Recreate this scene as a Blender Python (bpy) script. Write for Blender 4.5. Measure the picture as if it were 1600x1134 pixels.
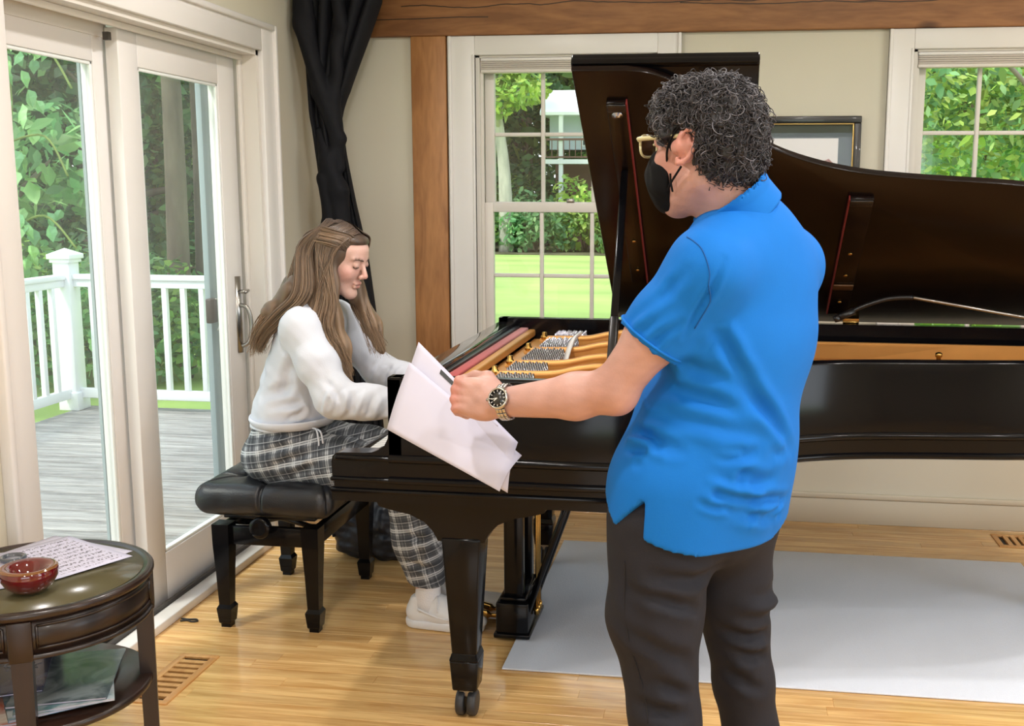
import bpy, bmesh, math, random
import numpy as np
from mathutils import Vector, Matrix, Euler

for _o in list(bpy.data.objects): bpy.data.objects.remove(_o)
SC = bpy.context.scene
COL = SC.collection
R_ = math.radians

# ------------------------------------------------------------------ camera
cam_d = bpy.data.cameras.new('camera'); cam = bpy.data.objects.new('camera', cam_d); COL.objects.link(cam)
SC.camera = cam
FPX, PPX, PPY = 1692.96, 898.75, 564.64            # focal length and principal point in pixels of the 1600x1134 frame
PITCH, YAW, ROLL = 0.155876, -0.142671, -0.003669
cam_d.sensor_fit = 'HORIZONTAL'; cam_d.sensor_width = 36.0
cam_d.lens = 36.0 * FPX / 1600.0
cam_d.shift_x = -(PPX - 800.0) / 1600.0
cam_d.shift_y = (PPY - 567.0) / 1600.0
cam_d.clip_start = 0.02; cam_d.clip_end = 400
_fw = Vector((math.sin(YAW) * math.cos(PITCH), math.cos(YAW) * math.cos(PITCH), -math.sin(PITCH)))
_r0 = Vector((math.cos(YAW), -math.sin(YAW), 0)); _d0 = _fw.cross(_r0)
_r = math.cos(ROLL) * _r0 + math.sin(ROLL) * _d0; _d = -math.sin(ROLL) * _r0 + math.cos(ROLL) * _d0
_m = Matrix((( _r.x, -_d.x, -_fw.x), (_r.y, -_d.y, -_fw.y), (_r.z, -_d.z, -_fw.z))).to_4x4()
_m.translation = (0, 0, 1.5); cam.matrix_world = _m

# ------------------------------------------------------------------ world, sun, daylight, exposure
W = bpy.data.worlds.new('overcast_sky'); SC.world = W; W.use_nodes = True
nt = W.node_tree; nt.nodes.clear()
_out = nt.nodes.new('ShaderNodeOutputWorld'); _bg = nt.nodes.new('ShaderNodeBackground')
_tc = nt.nodes.new('ShaderNodeTexCoord'); _sep = nt.nodes.new('ShaderNodeSeparateXYZ'); _rmp = nt.nodes.new('ShaderNodeValToRGB')
nt.links.new(_tc.outputs['Generated'], _sep.inputs[0]); nt.links.new(_sep.outputs['Z'], _rmp.inputs[0])
_rmp.color_ramp.elements[0].position = 0.0; _rmp.color_ramp.elements[0].color = (0.92, 0.96, 1.0, 1)
_rmp.color_ramp.elements[1].position = 0.9; _rmp.color_ramp.elements[1].color = (0.72, 0.84, 1.0, 1)
nt.links.new(_rmp.outputs[0], _bg.inputs[0]); nt.links.new(_bg.outputs[0], _out.inputs[0])
_bg.inputs[1].default_value = 2.1
sun_d = bpy.data.lights.new('sun', 'SUN'); sun = bpy.data.objects.new('sun', sun_d); COL.objects.link(sun)
sun_d.energy = 3.2; sun_d.angle = R_(12); sun_d.color = (1.0, 0.95, 0.85)
sun.rotation_euler = (R_(28), R_(-22), 0)          # high sun through thin cloud, from behind the house
ROOM_X0, ROOM_X1, ROOM_Y0, ROOM_Y1, CEIL = -1.913, 3.4, -2.6, 4.93, 2.62
def area(name, loc, rot, sx, sy, power, col):
    d = bpy.data.lights.new(name, 'AREA'); d.shape = 'RECTANGLE'; d.size = sx; d.size_y = sy; d.energy = power; d.color = col
    o = bpy.data.objects.new(name, d); COL.objects.link(o); o.location = loc; o.rotation_euler = rot
    return o
# daylight coming in through the big windows in the walls behind and right of the camera
area('daylight_rear_window', (0.6, ROOM_Y0 - 0.02, 1.35), (R_(90), 0, 0), 3.0, 1.5, 26, (0.88, 0.94, 1.0))
area('daylight_right_window', (ROOM_X1 + 0.02, 1.6, 1.45), (0, R_(90), 0), 1.5, 2.4, 44, (0.84, 0.92, 1.0))
SC.view_settings.view_transform = 'Standard'; SC.view_settings.look = 'None'
SC.view_settings.exposure = 0.02; SC.view_settings.gamma = 1.0; SC.view_settings.use_curve_mapping = False
SC.cycles.use_denoising = True
SC.cycles.max_bounces = 8; SC.cycles.diffuse_bounces = 4; SC.cycles.glossy_bounces = 4
SC.cycles.transmission_bounces = 6; SC.cycles.transparent_max_bounces = 12
SC.cycles.sample_clamp_indirect = 6.0; SC.cycles.caustics_reflective = False; SC.cycles.caustics_refractive = False
SC.cycles.blur_glossy = 0.5

# ------------------------------------------------------------------ helpers: materials
def srgb(r, g, b):
    def f(c):
        c /= 255.0
        return c / 12.92 if c <= 0.04045 else ((c + 0.055) / 1.055) ** 2.4
    return (f(r), f(g), f(b), 1.0)
def new_mat(name):
    m = bpy.data.materials.new(name); m.use_nodes = True
    return m, m.node_tree, m.node_tree.nodes['Principled BSDF']
def N(t, typ, **kw):
    n = t.nodes.new(typ)
    for k, v in kw.items(): setattr(n, k, v)
    return n
def mat(name, col, rough=0.5, metal=0.0, spec=0.5, coat=0.0, var=0.0, scale=8.0, bump=0.0, bscale=60.0, sheen=0.0, sss=0.0, vec='Object', stretch=(1, 1, 1), rand=0.0, coatr=0.05):
    m, t, b = new_mat(name)
    b.inputs['Base Color'].default_value = col; b.inputs['Roughness'].default_value = rough
    b.inputs['Metallic'].default_value = metal; b.inputs['Specular IOR Level'].default_value = spec
    b.inputs['Coat Weight'].default_value = coat; b.inputs['Coat Roughness'].default_value = coatr
    if sheen: b.inputs['Sheen Weight'].default_value = sheen
    if sss:
        b.inputs['Subsurface Weight'].default_value = sss; b.inputs['Subsurface Radius'].default_value = (0.012, 0.005, 0.003)
    if var or bump:
        tc = N(t, 'ShaderNodeTexCoord'); mp = N(t, 'ShaderNodeMapping'); mp.inputs['Scale'].default_value = stretch
        t.links.new(tc.outputs[vec], mp.inputs[0])
    if var:
        n = N(t, 'ShaderNodeTexNoise'); n.inputs['Scale'].default_value = scale; n.inputs['Detail'].default_value = 5
        t.links.new(mp.outputs[0], n.inputs['Vector'])
        h = N(t, 'ShaderNodeHueSaturation'); h.inputs['Color'].default_value = col
        mr = N(t, 'ShaderNodeMapRange'); mr.inputs[1].default_value = 0.3; mr.inputs[2].default_value = 0.7
        mr.inputs[3].default_value = 1 - var; mr.inputs[4].default_value = 1 + var
        t.links.new(n.outputs[0], mr.inputs[0]); last = mr.outputs[0]
        if rand:
            oi = N(t, 'ShaderNodeObjectInfo'); m2 = N(t, 'ShaderNodeMapRange'); m2.inputs[3].default_value = 1 - rand; m2.inputs[4].default_value = 1 + rand
            mu = N(t, 'ShaderNodeMath', operation='MULTIPLY'); t.links.new(oi.outputs['Random'], m2.inputs[0])
            t.links.new(last, mu.inputs[0]); t.links.new(m2.outputs[0], mu.inputs[1]); last = mu.outputs[0]
        t.links.new(last, h.inputs['Value']); t.links.new(h.outputs[0], b.inputs['Base Color'])
    if bump:
        n2 = N(t, 'ShaderNodeTexNoise'); n2.inputs['Scale'].default_value = bscale; n2.inputs['Detail'].default_value = 4
        t.links.new(mp.outputs[0], n2.inputs['Vector'])
        bp = N(t, 'ShaderNodeBump'); bp.inputs['Strength'].default_value = bump; bp.inputs['Distance'].default_value = 0.01
        t.links.new(n2.outputs[0], bp.inputs['Height']); t.links.new(bp.outputs[0], b.inputs['Normal'])
    return m
def wood(name, dark, light, axis=0, rough=0.35, coat=0.0, scale=1.0, rand=0.0, knots=0.0, dist=4.0, stretch=9.0, cracks=()):
    """long-grained wood running along a local axis"""
    m, t, b = new_mat(name)
    tc = N(t, 'ShaderNodeTexCoord'); oi = N(t, 'ShaderNodeObjectInfo')
    ad = N(t, 'ShaderNodeVectorMath', operation='ADD'); sc_ = N(t, 'ShaderNodeVectorMath', operation='SCALE')
    t.links.new(oi.outputs['Random'], sc_.inputs['Scale']); sc_.inputs[0].default_value = (37.0, 19.0, 53.0)
    t.links.new(tc.outputs['Object'], ad.inputs[0]); t.links.new(sc_.outputs[0], ad.inputs[1])
    mp = N(t, 'ShaderNodeMapping'); s = [stretch * scale] * 3; s[axis] = 0.8 * scale; mp.inputs['Scale'].default_value = s
    t.links.new(ad.outputs[0], mp.inputs[0])
    n1 = N(t, 'ShaderNodeTexNoise'); n1.inputs['Scale'].default_value = 2.2; n1.inputs['Detail'].default_value = 6; n1.inputs['Distortion'].default_value = dist * 0.2
    n2 = N(t, 'ShaderNodeTexNoise'); n2.inputs['Scale'].default_value = 14; n2.inputs['Detail'].default_value = 3
    t.links.new(mp.outputs[0], n1.inputs['Vector']); t.links.new(mp.outputs[0], n2.inputs['Vector'])
    wv = N(t, 'ShaderNodeMath', operation='MULTIPLY_ADD'); wv.inputs[1].default_value = 0.35
    t.links.new(n2.outputs[0], wv.inputs[0]); t.links.new(n1.outputs[0], wv.inputs[2])
    rp = N(t, 'ShaderNodeValToRGB'); rp.color_ramp.elements[0].position = 0.5; rp.color_ramp.elements[0].color = dark
    rp.color_ramp.elements[1].position = 0.85; rp.color_ramp.elements[1].color = light
    t.links.new(wv.outputs[0], rp.inputs[0]); last = rp.outputs[0]
    if rand:
        h = N(t, 'ShaderNodeHueSaturation'); m2 = N(t, 'ShaderNodeMapRange'); m2.inputs[3].default_value = 1 - rand; m2.inputs[4].default_value = 1 + rand
        t.links.new(oi.outputs['Random'], m2.inputs[0]); t.links.new(m2.outputs[0], h.inputs['Value']); t.links.new(last, h.inputs['Color']); last = h.outputs[0]
    if knots:
        vo = N(t, 'ShaderNodeTexVoronoi'); vo.inputs['Scale'].default_value = 1.0
        mp2 = N(t, 'ShaderNodeMapping'); s2 = [4.5] * 3; s2[axis] = 2.0; mp2.inputs['Scale'].default_value = s2; t.links.new(ad.outputs[0], mp2.inputs[0])
        t.links.new(mp2.outputs[0], vo.inputs['Vector'])
        rk = N(t, 'ShaderNodeValToRGB'); rk.color_ramp.elements[0].position = 0.05; rk.color_ramp.elements[0].color = (0.10, 0.045, 0.02, 1)
        rk.color_ramp.elements[1].position = 0.13; rk.color_ramp.elements[1].color = (1, 1, 1, 1); t.links.new(vo.outputs['Distance'], rk.inputs[0])
        mx = N(t, 'ShaderNodeMixRGB', blend_type='MULTIPLY'); mx.inputs[0].default_value = knots
        t.links.new(last, mx.inputs[1]); t.links.new(rk.outputs[0], mx.inputs[2]); last = mx.outputs[0]
    if cracks:                                       # long drying cracks along the timber
        sx = N(t, 'ShaderNodeSeparateXYZ'); t.links.new(tc.outputs['Object'], sx.inputs[0])
        for z0, x0, x1, amp in cracks:
            nn = N(t, 'ShaderNodeTexNoise', noise_dimensions='1D'); nn.inputs['Scale'].default_value = 2.3; nn.inputs['Detail'].default_value = 4; aa = N(t, 'ShaderNodeMath', operation='ADD'); aa.inputs[1].default_value = z0 * 31; t.links.new(sx.outputs['X'], aa.inputs[0]); t.links.new(aa.outputs[0], nn.inputs['W'])
            c1 = N(t, 'ShaderNodeMath', operation='MULTIPLY_ADD'); c1.inputs[1].default_value = -amp; c1.inputs[2].default_value = amp * .5 - z0; t.links.new(nn.outputs[0], c1.inputs[0])
            c2 = N(t, 'ShaderNodeMath', operation='ADD'); t.links.new(c1.outputs[0], c2.inputs[0]); t.links.new(sx.outputs['Z'], c2.inputs[1]); c3 = N(t, 'ShaderNodeMath', operation='ABSOLUTE'); t.links.new(c2.outputs[0], c3.inputs[0])
            c4 = N(t, 'ShaderNodeMath', operation='LESS_THAN'); c4.inputs[1].default_value = .0022; t.links.new(c3.outputs[0], c4.inputs[0])
            g1 = N(t, 'ShaderNodeMath', operation='GREATER_THAN'); g1.inputs[1].default_value = x0; t.links.new(sx.outputs['X'], g1.inputs[0]); g2 = N(t, 'ShaderNodeMath', operation='LESS_THAN'); g2.inputs[1].default_value = x1; t.links.new(sx.outputs['X'], g2.inputs[0])
            m1 = N(t, 'ShaderNodeMath', operation='MULTIPLY'); m2_ = N(t, 'ShaderNodeMath', operation='MULTIPLY'); t.links.new(c4.outputs[0], m1.inputs[0]); t.links.new(g1.outputs[0], m1.inputs[1]); t.links.new(m1.outputs[0], m2_.inputs[0]); t.links.new(g2.outputs[0], m2_.inputs[1])
            mk = N(t, 'ShaderNodeMixRGB'); mk.inputs[2].default_value = (.035, .018, .01, 1); t.links.new(m2_.outputs[0], mk.inputs[0]); t.links.new(last, mk.inputs[1]); last = mk.outputs[0]
    t.links.new(last, b.inputs['Base Color']); b.inputs['Roughness'].default_value = rough; b.inputs['Coat Weight'].default_value = coat; b.inputs['Coat Roughness'].default_value = 0.12
    bp = N(t, 'ShaderNodeBump'); bp.inputs['Strength'].default_value = 0.06; bp.inputs['Distance'].default_value = 0.004
    t.links.new(wv.outputs[0], bp.inputs['Height']); t.links.new(bp.outputs[0], b.inputs['Normal'])
    return m
def glass_mat(name, tint=(1, 1, 1, 1), refl=1.0, rough=0.0, haze=0.0):
    m, t, b = new_mat(name); t.nodes.remove(b); out = t.nodes['Material Output']
    tr = N(t, 'ShaderNodeBsdfTransparent'); tr.inputs[0].default_value = tint
    gl = N(t, 'ShaderNodeBsdfGlossy'); gl.inputs['Roughness'].default_value = rough
    lw = N(t, 'ShaderNodeLayerWeight'); lw.inputs[0].default_value = .5      # Schlick reflectance of one surface
    pw = N(t, 'ShaderNodeMath', operation='POWER'); pw.inputs[1].default_value = 5.0; t.links.new(lw.outputs['Facing'], pw.inputs[0])
    mu = N(t, 'ShaderNodeMath', operation='MULTIPLY_ADD'); mu.inputs[1].default_value = .96 * refl; mu.inputs[2].default_value = .04 * refl; t.links.new(pw.outputs[0], mu.inputs[0])
    mx = N(t, 'ShaderNodeMixShader'); t.links.new(mu.outputs[0], mx.inputs[0]); t.links.new(tr.outputs[0], mx.inputs[1]); t.links.new(gl.outputs[0], mx.inputs[2])
    last = mx.outputs[0]
    if haze:
        df = N(t, 'ShaderNodeBsdfDiffuse'); df.inputs[0].default_value = (.9, .93, .92, 1); mz = N(t, 'ShaderNodeMixShader'); mz.inputs[0].default_value = haze; t.links.new(last, mz.inputs[1]); t.links.new(df.outputs[0], mz.inputs[2]); last = mz.outputs[0]  # white diffuse share mixed in, imitating the reflected haze on the pane
    t.links.new(last, out.inputs[0]); return m
def attr_mat(name, attr='tint', rough=0.6, spec=0.3, sss=0.0, sheen=0.0, bump=0.0, bscale=90.0, trans=0.0):
    """colour taken from a per-vertex colour attribute (the thing's own colours: petals, strands, lips)"""
    m, t, b = new_mat(name)
    a = N(t, 'ShaderNodeAttribute', attribute_name=attr); t.links.new(a.outputs['Color'], b.inputs['Base Color'])
    b.inputs['Roughness'].default_value = rough; b.inputs['Specular IOR Level'].default_value = spec
    if sss:
        b.inputs['Subsurface Weight'].default_value = sss; b.inputs['Subsurface Radius'].default_value = (0.010, 0.004, 0.0025)
    if sheen: b.inputs['Sheen Weight'].default_value = sheen
    if bump:
        n2 = N(t, 'ShaderNodeTexNoise'); n2.inputs['Scale'].default_value = bscale; tc = N(t, 'ShaderNodeTexCoord'); t.links.new(tc.outputs['Object'], n2.inputs['Vector'])
        bp = N(t, 'ShaderNodeBump'); bp.inputs['Strength'].default_value = bump; bp.inputs['Distance'].default_value = 0.004
        t.links.new(n2.outputs[0], bp.inputs['Height']); t.links.new(bp.outputs[0], b.inputs['Normal'])
    if trans:
        out = t.nodes['Material Output']; tl = N(t, 'ShaderNodeBsdfTranslucent'); t.links.new(a.outputs['Color'], tl.inputs[0])
        mx = N(t, 'ShaderNodeMixShader'); mx.inputs[0].default_value = trans; t.links.new(b.outputs[0], mx.inputs[1]); t.links.new(tl.outputs[0], mx.inputs[2]); t.links.new(mx.outputs[0], out.inputs[0])
    return m

# ------------------------------------------------------------------ helpers: objects
def tag(o, label=None, cat=None, group=None, kind=None):
    if label: o['label'] = label
    if cat: o['category'] = cat
    if group: o['group'] = group
    if kind: o['kind'] = kind
    return o
def empty(name, loc=(0, 0, 0), rz=0.0, parent=None):
    o = bpy.data.objects.new(name, None); COL.objects.link(o); o.location = loc; o.rotation_euler = (0, 0, rz); o.empty_display_size = 0.05
    if parent: o.parent = parent
    return o
def thing(name, label, cat, loc=(0, 0, 0), rz=0.0, group=None):
    return tag(empty(name, loc, rz), label, cat, group)
class MB:
    """collects shapes and links them as ONE mesh object"""
    def __init__(s): s.v = []; s.f = []; s.sm = []
    def add(s, verts, faces, smooth=False, M=None):
        o = len(s.v)
        if M is not None: verts = [tuple(M @ Vector(p)) for p in verts]
        s.v += [tuple(p) for p in verts]; s.f += [tuple(i + o for i in f) for f in faces]; s.sm += [smooth] * len(faces); return s
    def box(s, x0, x1, y0, y1, z0, z1, b=0.0, M=None):
        if b <= 0:
            v = [(x, y, z) for z in (z0, z1) for y in (y0, y1) for x in (x0, x1)]
            return s.add(v, [(0, 2, 3, 1), (4, 5, 7, 6), (0, 1, 5, 4), (2, 6, 7, 3), (0, 4, 6, 2), (1, 3, 7, 5)], False, M)
        b = min(b, (x1 - x0) * .49, (y1 - y0) * .49, (z1 - z0) * .49)
        bm = bmesh.new(); bmesh.ops.create_cube(bm, size=1.0)
        for p in bm.verts: p.co = Vector((x0 + (p.co.x + .5) * (x1 - x0), y0 + (p.co.y + .5) * (y1 - y0), z0 + (p.co.z + .5) * (z1 - z0)))
        bmesh.ops.bevel(bm, geom=bm.edges[:], offset=b, segments=2, profile=0.5, affect='EDGES')
        return s.bm(bm, True, M)
    def bm(s, bm, smooth=False, M=None):
        bm.verts.index_update(); v = [tuple(p.co) for p in bm.verts]; f = [tuple(q.index for q in fa.verts) for fa in bm.faces]; bm.free()
        return s.add(v, f, smooth, M)
    def lathe(s, prof, n=24, c=(0, 0, 0), M=None, smooth=True, cap=True):
        v = []; f = []
        for r, z in prof:
            for i in range(n):
                a = 2 * math.pi * i / n; v.append((c[0] + r * math.cos(a), c[1] + r * math.sin(a), c[2] + z))
        for j in range(len(prof) - 1):
            for i in range(n):
                k = (i + 1) % n; f.append((j * n + i, j * n + k, (j + 1) * n + k, (j + 1) * n + i))
        if cap: f.append(tuple(range(n - 1, -1, -1))); f.append(tuple((len(prof) - 1) * n + i for i in range(n)))
        return s.add(v, f, smooth, M)
    def tube(s, pts, rad, n=8, cap=True, smooth=True, M=None, flat=1.0):
        pts = [Vector(p) for p in pts]; m = len(pts)
        if not hasattr(rad, '__len__'): rad = [rad] * m
        v = []; f = []; up = None
        for i, p in enumerate(pts):
            t = (pts[min(i + 1, m - 1)] - pts[max(i - 1, 0)])
            t = t.normalized() if t.length > 1e-9 else Vector((0, 0, 1))
            if up is None: up = t.orthogonal().normalized()
            up = (up - t * up.dot(t)); up = up.normalized() if up.length > 1e-6 else t.orthogonal().normalized()
            w = t.cross(up)
            for k in range(n):
                a = 2 * math.pi * k / n; v.append(tuple(p + rad[i] * (math.cos(a) * up + flat * math.sin(a) * w)))
        for i in range(m - 1):
            for k in range(n):
                q = (k + 1) % n; f.append((i * n + k, i * n + q, (i + 1) * n + q, (i + 1) * n + k))
        if cap: f.append(tuple(range(n - 1, -1, -1))); f.append(tuple((m - 1) * n + k for k in range(n)))
        return s.add(v, f, smooth, M)
    def prism(s, poly, z0, z1, M=None, smooth=False):
        n = len(poly); v = [(p[0], p[1], z0) for p in poly] + [(p[0], p[1], z1) for p in poly]
        f = [tuple(range(n - 1, -1, -1)), tuple(range(n, 2 * n))] + [(i, (i + 1) % n, n + (i + 1) % n, n + i) for i in range(n)]
        return s.add(v, f, smooth, M)
    def sweep(s, path, prof, closed_prof=True, closed_path=False, smooth=False):
        """path: plan points (x,y); prof: (outward offset, z). Outward = right of the walking direction."""
        n = len(path); k = len(prof); v = []; f = []
        for i, p in enumerate(path):
            if closed_path: a, c = path[i - 1], path[(i + 1) % n]
            else: a, c = path[max(i - 1, 0)], path[min(i + 1, n - 1)]
            t = Vector((c[0] - a[0], c[1] - a[1])).normalized(); nr = Vector((t.y, -t.x))
            for o, z in prof: v.append((p[0] + nr.x * o, p[1] + nr.y * o, z))
        kk = k if closed_prof else k - 1; nn = n if closed_path else n - 1
        for i in range(nn):
            for j in range(kk):
                a = i * k + j; b_ = i * k + (j + 1) % k; c_ = ((i + 1) % n) * k + (j + 1) % k; d_ = ((i + 1) % n) * k + j
                f.append((a, d_, c_, b_))
        if closed_prof and not closed_path:
            f.append(tuple(range(k))); f.append(tuple((n - 1) * k + j for j in range(k - 1, -1, -1)))
        return s.add(v, f, smooth)
    def build(s, name, material, parent=None, loc=None, rot=None, fix=True, auto=None):
        me = bpy.data.meshes.new(name); me.from_pydata(s.v, [], s.f)
        if any(s.sm): me.polygons.foreach_set('use_smooth', s.sm)
        if fix:
            bm = bmesh.new(); bm.from_mesh(me); bmesh.ops.recalc_face_normals(bm, faces=bm.faces[:]); bm.to_mesh(me); bm.free()
        if auto is not None: me.polygons.foreach_set('use_smooth', [True] * len(me.polygons)); me.set_sharp_from_angle(angle=R_(auto))
        me.materials.append(material)
        o = bpy.data.objects.new(name, me); COL.objects.link(o)
        if parent: o.parent = parent
        if loc: o.location = loc
        if rot: o.rotation_euler = rot
        return o
def clone(o, parent, loc=None, rot=None, scale=None):
    c = o.copy(); COL.objects.link(c); c.parent = parent
    if loc is not None: c.location = loc
    if rot is not None: c.rotation_euler = rot
    if scale is not None: c.scale = scale
    return c
def mesh_np(name, V, F, material, parent=None, smooth=True, tint=None):
    """V (n,3) floats, F (m,3|4) ints -> mesh object, fast"""
    me = bpy.data.meshes.new(name); F = np.asarray(F, np.int32); V = np.asarray(V, np.float32); m, k = F.shape
    me.vertices.add(len(V)); me.vertices.foreach_set('co', V.ravel())
    me.loops.add(m * k); me.loops.foreach_set('vertex_index', F.ravel())
    me.polygons.add(m); me.polygons.foreach_set('loop_start', np.arange(0, m * k, k, dtype=np.int32))
    me.polygons.foreach_set('use_smooth', np.full(m, smooth))
    me.update(calc_edges=True)
    if tint is not None:
        a = me.attributes.new('tint', 'FLOAT_COLOR', 'POINT'); c = np.ones((len(V), 4), np.float32); c[:, :3] = np.asarray(tint)[:, :3]; a.data.foreach_set('color', c.ravel())
    me.materials.append(material)
    o = bpy.data.objects.new(name, me); COL.objects.link(o)
    if parent: o.parent = parent
    return o
def catmull(pts, n=8, closed=False):
    P = [Vector(p) for p in pts]; out = []; m = len(P)
    for i in range(m if closed else m - 1):
        if closed: p0, p1, p2, p3 = P[i - 1], P[i], P[(i + 1) % m], P[(i + 2) % m]
        else: p0, p1, p2, p3 = P[max(i - 1, 0)], P[i], P[i + 1], P[min(i + 2, m - 1)]
        for j in range(n):
            t = j / n; out.append(0.5 * ((2 * p1) + (p2 - p0) * t + (2 * p0 - 5 * p1 + 4 * p2 - p3) * t * t + (3 * p1 - p0 - 3 * p2 + p3) * t ** 3))
    if not closed: out.append(P[-1])
    return out

# ------------------------------------------------------------------ helpers: implicit surfaces (bodies, clothes, cushions)
class Field:
    def __init__(s, lo, hi, h):
        s.lo = np.array(lo, np.float32); s.h = h; s.n = np.ceil((np.array(hi) - np.array(lo)) / h).astype(int) + 1
        s.D = np.full(s.n, 0.05, np.float32); s.ax = [s.lo[i] + h * np.arange(s.n[i], dtype=np.float32) for i in range(3)]
    def _blk(s, lo, hi):
        a = np.clip(np.floor((np.array(lo) - s.lo) / s.h).astype(int), 0, s.n - 1); b = np.clip(np.ceil((np.array(hi) - s.lo) / s.h).astype(int) + 1, 1, s.n)
        sl = tuple(slice(int(i), int(j)) for i, j in zip(a, b))
        X = s.ax[0][sl[0]][:, None, None]; Y = s.ax[1][sl[1]][None, :, None]; Z = s.ax[2][sl[2]][None, None, :]
        return sl, X, Y, Z
    def _op(s, sl, d, k, op):
        A = s.D[sl]
        if A.size == 0: return
        if op == 'u':
            if k <= 1e-5: s.D[sl] = np.minimum(A, d); return
            h = np.clip(.5 + .5 * (A - d) / k, 0, 1); s.D[sl] = A * (1 - h) + d * h - k * h * (1 - h)
        elif op == 's':
            h = np.clip(.5 - .5 * (A + d) / max(k, 1e-5), 0, 1); s.D[sl] = A * (1 - h) - d * h + k * h * (1 - h)
    def cone(s, a, b, ra, rb, k=.02, op='u', flat=None, axis=None):
        a = np.array(a, np.float32); b = np.array(b, np.float32); m = max(ra, rb) + k + .03
        sl, X, Y, Z = s._blk(np.minimum(a, b) - m, np.maximum(a, b) + m)
        ab = b - a; L = float(ab @ ab) + 1e-12
        px, py, pz = X - a[0], Y - a[1], Z - a[2]
        t = np.clip((px * ab[0] + py * ab[1] + pz * ab[2]) / L, 0, 1)
        qx, qy, qz = px - t * ab[0], py - t * ab[1], pz - t * ab[2]
        if flat is not None:
            u = np.array(axis, np.float32); u /= np.linalg.norm(u); w = (qx * u[0] + qy * u[1] + qz * u[2]) * (1.0 / flat - 1.0)
            qx, qy, qz = qx + w * u[0], qy + w * u[1], qz + w * u[2]
        d = np.sqrt(qx * qx + qy * qy + qz * qz) - (ra + (rb - ra) * t)
        if flat is not None and flat < 1: d = d * (0.5 + 0.5 * flat)
        s._op(sl, d, k, op); return s
    def chain(s, pts, rad, k=.02, kk=None, **kw):
        for i in range(len(pts) - 1): s.cone(pts[i], pts[i + 1], rad[i], rad[i + 1], k if i == 0 or kk is None else kk, **kw)
        return s
    def ell(s, c, r, k=.02, op='u', rot=None):
        c = np.array(c, np.float32); r = np.array(r, np.float32); m = float(r.max()) + k + .03
        sl, X, Y, Z = s._blk(c - m, c + m); px, py, pz = X - c[0], Y - c[1], Z - c[2]
        if rot is not None:
            q = np.array(rot, np.float32)      # columns = local axes
            px, py, pz = (px * q[0, 0] + py * q[1, 0] + pz * q[2, 0]), (px * q[0, 1] + py * q[1, 1] + pz * q[2, 1]), (px * q[0, 2] + py * q[1, 2] + pz * q[2, 2])
        k0 = np.sqrt((px / r[0]) ** 2 + (py / r[1]) ** 2 + (pz / r[2]) ** 2) + 1e-6; k1 = np.sqrt((px / r[0] ** 2) ** 2 + (py / r[1] ** 2) ** 2 + (pz / r[2] ** 2) ** 2) + 1e-6
        s._op(sl, k0 * (k0 - 1) / k1, k, op); return s
    def box(s, c, hf, rad=.005, k=.01, op='u', rot=None):
        c = np.array(c, np.float32); hf = np.array(hf, np.float32); m = float(np.linalg.norm(hf)) + k + .03
        sl, X, Y, Z = s._blk(c - m, c + m); px, py, pz = X - c[0], Y - c[1], Z - c[2]
        if rot is not None:
            q = np.array(rot, np.float32)
            px, py, pz = (px * q[0, 0] + py * q[1, 0] + pz * q[2, 0]), (px * q[0, 1] + py * q[1, 1] + pz * q[2, 1]), (px * q[0, 2] + py * q[1, 2] + pz * q[2, 2])
        qx, qy, qz = np.abs(px) - hf[0] + rad, np.abs(py) - hf[1] + rad, np.abs(pz) - hf[2] + rad
        d = np.sqrt(np.maximum(qx, 0) ** 2 + np.maximum(qy, 0) ** 2 + np.maximum(qz, 0) ** 2) + np.minimum(np.maximum(np.maximum(qx, qy), qz), 0) - rad
        s._op(sl, d, k, op); return s
    def cut(s, p, n, k=.004):
        """keep what lies behind the plane through p with normal n"""
        n = np.array(n, np.float32); n /= np.linalg.norm(n); p = np.array(p, np.float32)
        X, Y, Z = s.ax[0][:, None, None], s.ax[1][None, :, None], s.ax[2][None, None, :]
        d = (X - p[0]) * n[0] + (Y - p[1]) * n[1] + (Z - p[2]) * n[2]
        h = np.clip(.5 - .5 * (s.D - d) / k, 0, 1); s.D = (s.D * (1 - h) + d * h + k * h * (1 - h)).astype(np.float32); return s
    def tri(s):
        D = s.D; I = D < 0; c = np.zeros(np.array(D.shape) - 1, np.int8)
        offs = [(i, j, k) for i in (0, 1) for j in (0, 1) for k in (0, 1)]
        n0, n1, n2 = D.shape
        for i, j, k in offs: c += I[i:n0 - 1 + i, j:n1 - 1 + j, k:n2 - 1 + k]
        act = (c > 0) & (c < 8); ac = np.argwhere(act); idx = np.full(act.shape, -1, np.int32); idx[act] = np.arange(len(ac), dtype=np.int32)
        dv = [D[ac[:, 0] + i, ac[:, 1] + j, ac[:, 2] + k] for i, j, k in offs]
        S = np.zeros((len(ac), 3), np.float32); cnt = np.zeros(len(ac), np.float32)
        for a in range(8):
            for b in range(a + 1, 8):
                if bin(a ^ b).count('1') != 1: continue
                da, db = dv[a], dv[b]; cr = (da < 0) != (db < 0); t = np.where(cr, da / np.where(cr, da - db, 1), 0)
                pa = np.array(offs[a], np.float32); pb = np.array(offs[b], np.float32)
                S += np.where(cr[:, None], pa + t[:, None] * (pb - pa), 0); cnt += cr
        V = s.lo + s.h * (ac + S / cnt[:, None])
        Q = []
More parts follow.
